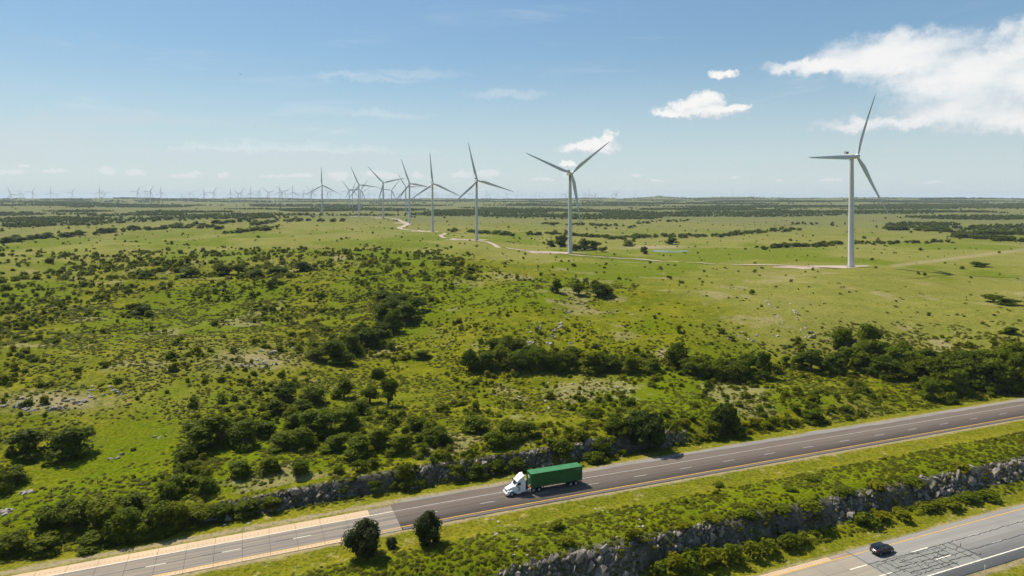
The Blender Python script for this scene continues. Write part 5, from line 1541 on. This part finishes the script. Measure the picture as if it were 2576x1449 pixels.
RC = [  # centre px, spread px, count, size, label
    (45, 1022, 50, 16, 16, 1.3, 'pale flat stone of the ledges at the far left edge of the slope'), (130, 1030, 28, 6, 12, 1.6, 'grey slab of the dark broken ledge on the left slope'),
    (190, 1012, 24, 6, 10, 1.6, 'grey slab of the upper end of the dark broken ledge'), (250, 985, 70, 20, 16, 1.2, 'pale stone scattered above the ledge on the left slope'),
    (640, 918, 40, 16, 16, 1.3, 'pinkish stone on the bare patch left of the ravine'), (690, 884, 34, 9, 14, 1.7, 'slab of the thin slanting ledge left of the ravine'),
    (1338, 852, 14, 26, 16, 1.6, 'pale stone of the left rock streak on the hillside'), (1395, 838, 18, 26, 18, 1.7, 'pale stone of the right rock streak on the hillside'),
    (1440, 868, 60, 16, 12, 1.3, 'pale stone between the hillside rock streaks and the creek row'), (1110, 870, 60, 26, 12, 1.2, 'pale stone on the slope between ravine and hillside'),
    (1945, 778, 30, 16, 14, 1.6, 'white stone of the scatter line high on the open hillside'), (2005, 790, 40, 16, 12, 1.5, 'white stone right of the scatter line on the open hillside'),
    (2030, 845, 24, 20, 10, 1.7, 'white stone low on the open hillside above the wood'), (1880, 850, 60, 16, 10, 1.5, 'white stone on the hillside above the bare soil patch'),
    (1500, 985, 150, 26, 26, 1.1, 'small pale stone scattered on the grass below the creek row'), (1380, 1010, 120, 30, 14, 1.0, 'small pale stone on the weedy slope above the trailer'),
    (300, 1150, 36, 14, 5, 1.1, 'grey stone on the clearing below the big oak'), (400, 1098, 20, 6, 3, 1.2, 'grey flat stone in the middle of the clearing'),
    (60, 1238, 18, 5, 6, 1.3, 'pale rock pile under the bush at the left edge'), (20, 1285, 26, 12, 8, 1.4, 'pale flat rock on the slope at the lower left edge'),
    (850, 985, 130, 26, 12, 1.0, 'small pale stone below the ravine trees'), (2380, 850, 120, 30, 8, 1.4, 'white stone on the right hillside above the wood')]
for cx, cy, wx, wy, n, size, lab in RC:
    px_ = cx + rng.normal(0, 0.5, n) * wx; py_ = cy + rng.normal(0, 0.5, n) * wy
    if 'streak' in lab or 'scatter line' in lab:
        k = rng.normal(0, 0.5, n); sg = -1 if 'streak' in lab else 1
        px_ = cx + k * 26 * 0.9 + rng.normal(0, 4, n); py_ = cy + sg * k * 34 + rng.normal(0, 3, n)
    for (x, y, z) in px2w(px_, py_):
        L = size * rnd.uniform(0.5, 1.25)
        o = obj('rock', rnd.choice(STONES if 'grey' not in lab else SLABS), None, (x, y, z + 0.08 * L), (rnd.gauss(0, 0.25), rnd.gauss(-0.2, 0.25), R(55) + rnd.gauss(0, 0.4)), (L * 1.25, L, L * rnd.uniform(.8, 1.3)))
        tag(o, lab, 'rock', 'stones: ' + lab)
for (cx, cy, wx, wy, n) in [(1298, 1362, 8, 60, 8), (1240, 1330, 60, 40, 10), (1480, 1300, 90, 30, 7), (1345, 1392, 30, 20, 5), (1600, 1330, 60, 30, 5)]:
    for (x, y, z) in px2w(cx + rng.normal(0, .5, n) * wx, cy + rng.normal(0, .5, n) * wy):
        L = rnd.uniform(0.35, 0.9)
        o = obj('rock', rnd.choice(STONES), None, (x, y, z + 0.05), (0, 0, rnd.uniform(0, 6)), (L, L, L * .7))
        tag(o, 'small pale stone lying in the overgrown median behind the cedars', 'rock', 'stones in the median')

# ------------------------------------------------------------------ truck with green trailer (local x forward, y to its left, the camera's side)
def rr(x, hw, z0, z1, r, hwt=None):
    """rounded rectangle ring across the vehicle; hwt: half-width at the top"""
    hwt = hw if hwt is None else hwt
    ring = []
    for sy, top, a0 in ((1, True, 0), (-1, True, 90), (-1, False, 180), (1, False, 270)):
        w = hwt if top else hw
        cy, cz = sy * (w - r), (z1 - r if top else z0 + r)
        for k in range(4):
            a = R(a0 + 30 * k); ring.append((x, cy + r * math.cos(a), cz + r * math.sin(a)))
    return ring
def wheel(parent, x, y, r, w, hubm, dual=False):
    wt = MB(); n = 22
    prof = [(-w/2, r*0.62), (-w/2, r*0.9), (-w/2 + .04, r*0.985), (0, r), (w/2 - .04, r*0.985), (w/2, r*0.9), (w/2, r*0.62)]
    wt.loft([[(r_ * math.cos(2*math.pi*k/n), yy, r_ * math.sin(2*math.pi*k/n)) for k in range(n)] for yy, r_ in prof], cap=False)
    o = obj('wheel', wt.mesh('wheel', M['rubber'], True), parent, (x, y, r))
    sg = 1 if y > 0 else -1
    rm = MB()
    rm.loft([[(r_ * math.cos(2*math.pi*k/n), yy, r_ * math.sin(2*math.pi*k/n)) for k in range(n)] for yy, r_ in [(sg * w * .40, r*0.64), (sg * w * .42, r*0.6), (sg * w * .18, r*0.5), (sg * w * .22, r*0.26), (sg * w * .5, r*0.22), (sg * w * .52, r*0.06)]], cap=True)
    obj('rim', rm.mesh('rim', hubm, True), o)
    return o
TS, TT = 49.4, 130.72
tx, ty = to_xy(TS, TT)
truck = empty('semi_truck', (tx, ty, float(zup(TS)) + 0.005), RA + math.pi)
truck.rotation_euler[1] = 0.0
tag(truck, 'white semi truck pulling a long green box trailer on the upper carriageway', 'truck')
# chassis
b = MB(); b.box(-8.4, -0.5, 0.32, 0.5, 0.62, 0.92); b.box(-8.4, -0.5, -0.5, -0.32, 0.62, 0.92); b.box(-7.3, -6.0, -0.6, 0.6, 0.94, 1.12); b.box(-8.3, -8.1, -1.15, 1.15, 0.62, 0.75)
b.box(-7.62, -7.4, -1.0, 1.0, 0.42, 0.6); b.box(-6.3, -6.1, -1.0, 1.0, 0.42, 0.6); b.box(-1.35, -1.15, -0.9, 0.9, 0.42, 0.58)
obj('chassis_frame', b.mesh('chassis_frame', M['chassis']), truck)
# cab
b = MB(); b.loft([rr(-2.0, 1.13, 0.62, 2.0, 0.12, 1.10), rr(-2.4, 1.2, 0.55, 2.05, 0.10), rr(-4.2, 1.22, 0.55, 2.05, 0.08), rr(-4.35, 1.2, 0.6, 2.05, 0.06)])
b.loft([rr(-2.05, 1.10, 1.9, 2.06, 0.05, 1.08), rr(-2.7, 1.19, 1.9, 2.88, 0.12, 1.06), rr(-4.2, 1.215, 1.9, 2.98, 0.12, 1.12), rr(-4.35, 1.19, 1.9, 2.96, 0.1, 1.10)])
cab = obj('cab', b.mesh('cab', M['truck_white'], True), truck)
# windshield, two panes
for sy in (1, -1):
    b = MB(); v = [(-2.09, sy * 0.03, 2.09), (-2.16, sy * 1.0, 2.10), (-2.66, sy * 0.96, 2.78), (-2.62, sy * 0.03, 2.80)]
    b.add([(x + .03, y, z + .03) for x, y, z in v] + [(x - .05, y, z) for x, y, z in v], [(0, 1, 2, 3), (4, 7, 6, 5), (0, 4, 5, 1), (1, 5, 6, 2), (2, 6, 7, 3), (3, 7, 4, 0)])
    obj('windshield', b.mesh('windshield', M['glass']), cab)
for sy in (1, -1):
    b = MB(); v = [(-2.42, sy * 1.215, 2.12), (-3.25, sy * 1.232, 2.12), (-3.25, sy * 1.19, 2.74), (-2.72, sy * 1.175, 2.74)]
    b.add(v + [(x, y - sy * .06, z) for x, y, z in v], [(0, 1, 2, 3), (4, 7, 6, 5), (0, 4, 5, 1), (1, 5, 6, 2), (2, 6, 7, 3), (3, 7, 4, 0)])
    obj('side_window', b.mesh('side_window', M['glass']), cab)
    b = MB(); v = [(-2.35, 0, 0.85), (-3.2, 0, 0.85), (-3.3, 0, 2.03), (-2.35, 0, 2.03)]
    b.add([(x, sy * 1.224, z) for x, y, z in v] + [(x, sy * 1.19, z) for x, y, z in v], [(0, 1, 2, 3), (4, 7, 6, 5), (0, 4, 5, 1), (1, 5, 6, 2), (2, 6, 7, 3), (3, 7, 4, 0)])
    dr_ = obj('door', b.mesh('door', M['truck_white']), truck)
    b = MB()
    for (x0, x1, z0, z1) in ((-2.62, -2.92, 1.62, 1.92), (-2.80, -3.12, 1.40, 1.66), (-2.5, -3.2, 1.02, 1.10), (-2.5, -3.0, 1.16, 1.22), (-2.7, -3.1, 1.3, 1.37)):
        b.box(min(x0, x1), max(x0, x1), min(sy * 1.226, sy * 1.23), max(sy * 1.226, sy * 1.23), z0, z1)
    obj('door_graphic', b.mesh('door_graphic', M['door_mark']), dr_)
    b = MB(); b.box(-2.5, -2.36, min(sy * 1.36, sy * 1.58), max(sy * 1.36, sy * 1.58), 2.0, 2.72); b.tube([(-2.4, sy * 1.2, 2.1), (-2.43, sy * 1.4, 2.1)], [.025, .025], 6); b.tube([(-2.5, sy * 1.17, 2.66), (-2.43, sy * 1.4, 2.62)], [.025, .025], 6)
    obj('mirror', b.mesh('mirror', M['black'], False, 0.03), truck)
# hood, grille, bumper, fenders, lamps
b = MB(); b.loft([rr(-0.22, 0.72, 0.86, 1.36, 0.16, 0.62), rr(-0.45, 0.86, 0.82, 1.52, 0.2, 0.72), rr(-1.2, 0.94, 0.82, 1.78, 0.2, 0.82), rr(-2.08, 1.08, 0.82, 2.04, 0.16, 0.98)])
hood = obj('hood', b.mesh('hood', M['truck_white'], True), truck)
b = MB(); b.box(-0.215, -0.17, -0.52, 0.52, 0.78, 1.30)
gr = obj('grille', b.mesh('grille', M['black'], False, 0.02), truck)
for k in range(5):
    b = MB(); b.box(-0.17, -0.15, -0.5, 0.5, 0.84 + k * 0.095, 0.875 + k * 0.095); obj('grille_bar', b.mesh('grille_bar', M['chrome']), gr)
b = MB(); b.loft([rr(0.0, 1.0, 0.36, 0.74, 0.12), rr(-0.18, 1.16, 0.32, 0.80, 0.12), rr(-0.62, 1.22, 0.34, 0.80, 0.08)])
obj('bumper', b.mesh('bumper', M['truck_white'], True), truck)
for sy in (1, -1):
    b = MB()
    secs = []
    for k in range(9):
        a = R(12 + 156 * k / 8)
        o_, i_ = 0.74, 0.60
        c, s_ = math.cos(a), math.sin(a)
        y0, y1 = sy * 0.82, sy * 1.23
        secs.append([(-1.25 + c * o_ * 1.12, y0, 0.5 + s_ * o_), (-1.25 + c * o_ * 1.12, y1 - sy * .05, 0.5 + s_ * o_), (-1.25 + c * (o_ - .06) * 1.12, y1, 0.5 + s_ * (o_ - .06)), (-1.25 + c * i_, y1, 0.5 + s_ * i_), (-1.25 + c * i_, y0, 0.5 + s_ * i_)])
    b.loft(secs)
    obj('fender', b.mesh('fender', M['truck_white'], True), truck)
    b = MB(); b.loft([rr(-0.30, 0.16, 0.86, 1.10, 0.05), rr(-0.62, 0.2, 0.84, 1.2, 0.05)])
    b.v = [(x, y + sy * 0.93, z) for x, y, z in b.v]
    obj('headlight', b.mesh('headlight', M['lamp_white'], True), truck)
    wheel(truck, -1.25, sy * 1.02, 0.52, 0.30, M['chrome'])
    for d in (6.2, 7.52): wheel(truck, -d, sy * 0.93, 0.52, 0.58, M['chrome'])
    for d in (15.05, 16.35): wheel(truck, -d, sy * 0.97, 0.52, 0.58, M['chrome'])
    b = MB(); b.cyl((-4.42, sy * 0.92, 0.72), (-1, 0, 0), 0.31, 0.31, 1.15, 18)
    tk_ = obj('fuel_tank', b.mesh('fuel_tank', M['chrome'], True), truck)
    for d in (4.65, 5.3):
        b = MB(); b.cyl((-d, sy * 0.92, 0.72), (-1, 0, 0), 0.325, 0.325, 0.07, 18); obj('tank_strap', b.mesh('tank_strap', M['black'], True), tk_)
    b = MB(); b.box(-4.85, -4.36, min(sy * 1.17, sy * 1.21), max(sy * 1.17, sy * 1.21), 0.95, 2.95); obj('dark_gap_panel', b.mesh('dark_gap_panel', M['chassis'], False, 0.01), truck)  # dark panel standing in for the dark gap behind the cab
    b = MB(); b.box(-3.35, -2.3, min(sy * 1.0, sy * 1.2), max(sy * 1.0, sy * 1.2), 0.36, 0.54); obj('cab_step', b.mesh('cab_step', M['truck_white'], False, 0.02), truck)
# roof fairing, dished across its rear edge
b = MB(); secs = []
for y, zt, xo in [(-1.10, 4.0, 0), (-1.0, 4.07, .05), (-0.55, 3.86, .1), (0, 3.74, .12), (0.55, 3.86, .1), (1.0, 4.07, .05), (1.10, 4.0, 0)]:
    k = zt / 4.05
    secs.append([(-2.62 + xo, y * .95, 2.9), (-2.75 + xo, y * .97, 3.1 * (k * .3 + .7)), (-3.25, y, 3.1 + (zt - 3.1) * .52), (-3.85, y, 3.1 + (zt - 3.1) * .88), (-4.3, y, zt), (-4.36, y, zt), (-4.1, y * .97, zt - .35), (-4.0, y * .97, 2.94)])
b.loft(secs)
obj('roof_fairing', b.mesh('roof_fairing', M['truck_white'], True), truck)
b = MB(); b.loft([[(-2.42, -1.08, 2.86), (-2.42, 1.08, 2.86), (-2.44, 1.08, 2.82), (-2.44, -1.08, 2.82)], [(-2.78, -1.08, 2.98), (-2.78, 1.08, 2.98), (-2.78, 1.08, 2.93), (-2.78, -1.08, 2.93)]])
obj('sun_visor', b.mesh('sun_visor', M['truck_white']), truck)
for y in (-.8, -.4, 0, .4, .8):
    b = MB(); b.box(-2.72, -2.6, y - .07, y + .07, 3.0, 3.07); obj('marker_lamp', b.mesh('marker_lamp', M['amber']), truck)
# trailer
X0, X1 = -5.62, -17.85
b = MB(); b.box(X1, X0, -1.28, 1.28, 1.16, 4.10)
roof_green = simple('sunlit_green', (0.036, 0.160, 0.050), 0.45, 0, 0.35, 0.12, 0.6)  # roof green lightened to carry the sunlight falling on top
trl = obj('trailer_box', b.mesh('trailer_box', M['truck_green'], False, 0.05), truck)
for sy in (1, -1):
    for z0, z1 in ((1.16, 1.30), (3.98, 4.11)):
        b = MB(); b.box(X1 + .02, X0 - .02, min(sy * 1.275, sy * 1.305), max(sy * 1.275, sy * 1.305), z0, z1); obj('side_rail', b.mesh('side_rail', M['truck_green']), trl)
    for k in range(24):
        x_ = X0 - 0.3 - k * 0.505
        b = MB(); b.box(x_ - .05, x_ + .05, min(sy * 1.272, sy * 1.287), max(sy * 1.272, sy * 1.287), 1.31, 3.97); obj('side_rib', b.mesh('side_rib', M['truck_green']), trl)
    for z0, l in ((3.62, 1.15), (3.46, 0.7)):
        b = MB(); b.box(X1 + .55, X1 + .55 + l, min(sy * 1.288, sy * 1.293), max(sy * 1.288, sy * 1.293), z0, z0 + .06); obj('pale_marking', b.mesh('pale_marking', simple('pale_green_print', (0.16, 0.33, 0.24), 0.5)), trl)
b = MB(); b.box(X1 + .05, X0 - .05, -1.22, 1.22, 4.095, 4.125); obj('roof_panel', b.mesh('roof_panel', roof_green, False, .01), trl)
for y in (-1.25, 1.25):
    b = MB(); b.box(X0 - .06, X0 + .03, y - .05, y + .05, 1.16, 4.08); obj('corner_post', b.mesh('corner_post', M['truck_green']), trl)
b = MB(); n = 20
b.v = [(X0 + .012, -0.1 + 0.42 * math.cos(2*math.pi*k/n), 3.2 + 0.36 * math.sin(2*math.pi*k/n)) for k in range(n)] + [(X0 - .01, -0.1 + 0.42 * math.cos(2*math.pi*k/n), 3.2 + 0.36 * math.sin(2*math.pi*k/n)) for k in range(n)]
b.f = [tuple(range(n))] + [(k, n + k, n + (k + 1) % n, (k + 1) % n) for k in range(n)]
em = obj('emblem', b.mesh('emblem', M['truck_white']), trl)
for zc in (3.33, 3.08):
    b = MB(); b.cyl((X0 + .010, -0.1, zc), (1, 0, 0), 0.075, 0.075, 0.008, 12); obj('emblem_mark', b.mesh('emblem_mark', M['truck_green']), em)
b = MB(); b.box(X0 - .35, X0 + .06, -1.2, 1.2, 0.94, 1.155); obj('front_bolster', b.mesh('front_bolster', M['orange'], False, 0.02), truck)
b = MB()
for y in (-.5, .5): b.box(X1 + .1, X0 - .4, y - .08, y + .08, 0.86, 1.155)
for k in range(9): b.box(X1 + .5 + k * 1.3, X1 + .62 + k * 1.3, -1.2, 1.2, 1.0, 1.15)
b.box(X1 + .8, X1 + 3.6, -.62, .62, .55, .86); b.box(X1 + 1.42, X1 + 1.6, -1, 1, .44, .6); b.box(X1 + 2.72, X1 + 2.9, -1, 1, .44, .6)
b.box(X1, X1 + .12, -1.15, 1.15, .5, .62); b.box(X1, X1 + .1, -.8, -.7, .62, 1.16); b.box(X1, X1 + .1, .7, .8, .62, 1.16)
obj('trailer_frame', b.mesh('trailer_frame', M['chassis']), truck)
for sy in (1, -1):
    b = MB(); b.box(-8.75, -8.6, sy * .78 - .07, sy * .78 + .07, .36, 1.15); b.box(-8.85, -8.5, sy * .78 - .14, sy * .78 + .14, .3, .36); obj('landing_leg', b.mesh('landing_leg', M['chassis']), truck)
    b = MB(); b.box(X1 + .75, X1 + .78, sy * .97 - .3, sy * .97 + .3, .25, .95); obj('mud_flap', b.mesh('mud_flap', M['black']), truck)
    b = MB(); b.box(X1 - .01, X1 + .02, sy * 1.0 - .1, sy * 1.0 + .1, 1.2, 1.3); obj('tail_light', b.mesh('tail_light', M['tail_red']), truck)
    b = MB(); b.box(X1 - .035, X1 - .004, min(sy * .02, sy * 1.22), max(sy * .02, sy * 1.22), 1.25, 4.0); obj('rear_door', b.mesh('rear_door', M['truck_green']), trl)

# ------------------------------------------------------------------ black car (local x forward)
cx_, cy_ = to_xy(112.0, 91.1)
car = empty('black_car', (cx_, cy_, float(zlo(112.0)) + 0.008), RA)
tag(car, 'black sport utility car driving on the lower carriageway next to the yellow line', 'car')
b = MB(); b.loft([rr(-2.36, .74, .50, .92, .14, .70), rr(-2.26, .88, .36, 1.02, .16, .80), rr(-1.9, .94, .28, 1.10, .14, .86), rr(-0.6, .955, .26, 1.10, .12, .88), rr(0.9, .95, .26, 1.07, .12, .87), rr(1.6, .93, .28, 1.02, .14, .84), rr(2.1, .88, .32, .92, .16, .76), rr(2.34, .70, .42, .74, .12, .60)])
obj('body', b.mesh('body', M['car_black'], True), car)
def ring8(x0, x1, hw, z, r=.22):
    out = []
    for sx_, sy_, a0 in ((1, 1, 0), (-1, 1, 90), (-1, -1, 180), (1, -1, 270)):
        cx2, cy2 = (x1 - r if sx_ > 0 else x0 + r), sy_ * (hw - r)
        for k in range(4):
            a = R(a0 + 30 * k); out.append((cx2 + r * math.cos(a), cy2 + r * math.sin(a), z))
    return out
b = MB(); b.loft([ring8(-2.22, 1.2, .87, 1.05), ring8(-2.08, 0.78, .80, 1.36), ring8(-1.90, 0.38, .73, 1.60)])
obj('window_band', b.mesh('window_band', M['glass'], True), car)
b = MB(); b.loft([ring8(-1.98, 0.42, .745, 1.595), ring8(-1.9, 0.32, .72, 1.66), ring8(-1.6, 0.1, .55, 1.71, .2)])
roof = obj('roof', b.mesh('roof', M['car_black'], True), car)
b = MB(); b.box(-2.14, -1.85, -.66, .66, 1.60, 1.64); obj('spoiler', b.mesh('spoiler', M['car_black'], False, .015), roof)
for sy in (1, -1):
    b = MB(); b.tube([(-1.7, sy * .62, 1.70), (-.1, sy * .62, 1.72)], [.02, .02], 6); obj('roof_rail', b.mesh('roof_rail', M['black']), roof)
    for (xa, xb, za, zb) in ((1.12, 0.40, 1.08, 1.60), (-0.45, -0.5, 1.08, 1.62), (-1.45, -1.40, 1.08, 1.62), (-2.12, -1.86, 1.08, 1.60)):
        b = MB(); b.tube([(xa, sy * .875, za), (xb, sy * .745, zb)], [.045, .04], 6); obj('pillar', b.mesh('pillar', M['car_black'], True), car)
    b = MB(); b.box(-2.37, -2.12, min(sy * .62, sy * .90), max(sy * .62, sy * .90), .82, .98); obj('tail_light', b.mesh('tail_light', M['tail_red'], False, .03), car)
    b = MB(); b.box(2.02, 2.26, min(sy * .55, sy * .84), max(sy * .55, sy * .84), .70, .84); obj('headlight', b.mesh('headlight', M['lamp_white'], False, .03), car)
    b = MB(); b.box(.72, .86, min(sy * .93, sy * 1.12), max(sy * .93, sy * 1.12), 1.06, 1.20); obj('mirror', b.mesh('mirror', M['car_black'], False, .04), car)
    for x_ in (1.42, -1.42): wheel(car, x_, sy * .83, .36, .25, M['chrome'])
    b = MB(); b.box(-.9, .9, min(sy * .9, sy * .965), max(sy * .9, sy * .965), .24, .33); obj('side_sill', b.mesh('side_sill', M['black'], False, .02), car)
b = MB(); b.box(-2.42, -2.30, -.8, .8, .40, .62); obj('rear_bumper', b.mesh('rear_bumper', M['black'], False, .04), car)
b = MB(); b.box(-2.392, -2.35, -.26, .26, .70, .84); obj('glint_plate', b.mesh('glint_plate', M['lamp_white']), car)  # white plate put in for the bright glint on the rear

# ------------------------------------------------------------------ posts, litter, birds
def post_mesh(h, w, mat, refl=True):
    b = MB(); b.tube([(0, 0, -.2), (0, 0, h)], [w, w * .9], 8); return b.mesh('post', mat, True)
for (px_, py_, lab) in [(2478, 1440, 'white marker post on the grass beside the lower carriageway'), (1564, 1160, 'white marker post on the verge just right of the trailer')]:
    p = px2w([px_], [py_])[0]
    o = empty('marker_post', tuple(p)); tag(o, lab, 'marker post', 'road marker posts')
    obj('post', post_mesh(1.35, .055, M['post']), o)
    b = MB(); b.box(-.05, .05, -.075, -.05, 1.05, 1.28); obj('reflector', b.mesh('reflector', M['lamp_white']), o)
fp = [(129, 1246), (178, 1244), (245, 1216), (342, 1036), (234, 1084), (60, 1262)]
for i, (px_, py_) in enumerate(fp):
    p = px2w([px_], [py_])[0]
    tag(obj('fence_post', post_mesh(1.5, .07, M['wire']), None, tuple(p)), 'thin wooden fence post standing in the weeds of the left clearing', 'fence post', 'fence posts')
for i, (px_, py_, lab) in enumerate([(560, 1322, 'scrap of white litter on the verge grass left of the cedars'), (620, 1318, 'smaller scrap of white litter further along the left verge'), (1835, 1397, 'pale litter on the grass below the lower rock cut')]):
    p = px2w([px_], [py_])[0]
    b = MB(); b.add([(0, 0, .02), (.5, .05, .05), (.55, .3, .14), (.1, .34, .06), (.3, .18, .2)], [(0, 1, 4), (1, 2, 4), (2, 3, 4), (3, 0, 4)])
    tag(obj('litter', b.mesh('litter', M['litter']), None, tuple(p)), lab, 'litter')
def bird(px_, py_, D, lab):
    u, f, d = ray(px_, py_)
    b = MB()
    b.loft([[(-.5, -.02, 0), (-.5, .02, 0), (-.5, 0, .03)], [(-.1, -.1, 0), (-.1, .1, 0), (-.1, 0, .12)], [(.35, -.06, .02), (.35, .06, .02), (.35, 0, .1)], [(.5, -.01, .05), (.5, .01, .05), (.5, 0, .06)]])
    for sy in (1, -1):
        b.add([(.2, sy * .08, .06), (-.15, sy * .08, .06), (-.05, sy * .6, .24), (.18, sy * .55, .25), (-.12, sy * 1.1, .16)], [(0, 1, 2, 3), (3, 2, 4)])
    o = obj('bird', b.mesh('bird', M['black']), None, (float(u / f * D), D, float(CAMZ + d / f * D)), (0, 0, 0.8), (1.2, 1.2, 1.2)); tag(o, lab, 'bird', 'birds in the sky')
bird(604, 187, 420, 'dark bird alone high in the clear blue sky')
bird(641, 320, 900, 'tiny dark bird low in the sky above the turbines, upper one'); bird(696, 376, 900, 'tiny dark bird low in the sky above the turbines, lower one')

# ------------------------------------------------------------------ air
bpy.context.view_layer.update()
HZ0 = float(GZ.min()) - 1.2
HZ1 = 215.0
b = MB(); b.box(-36000, 36000, -36000, 36000, HZ0, HZ1)
hm = bpy.data.materials.new('haze'); hm.use_nodes = True
t_ = hm.node_tree; t_.nodes.clear()
ho = t_.nodes.new('ShaderNodeOutputMaterial'); hv = t_.nodes.new('ShaderNodeVolumePrincipled')
hv.inputs['Color'].default_value = (0.76, 0.88, 0.97, 1); hv.inputs['Density'].default_value = 4.6e-5; hv.inputs['Anisotropy'].default_value = 0.0
t_.links.new(hv.outputs[0], ho.inputs['Volume'])
haze = obj('haze', b.mesh('haze', hm)); tag(haze, 'pale blue summer haze over the far prairie', 'haze', kind='stuff')
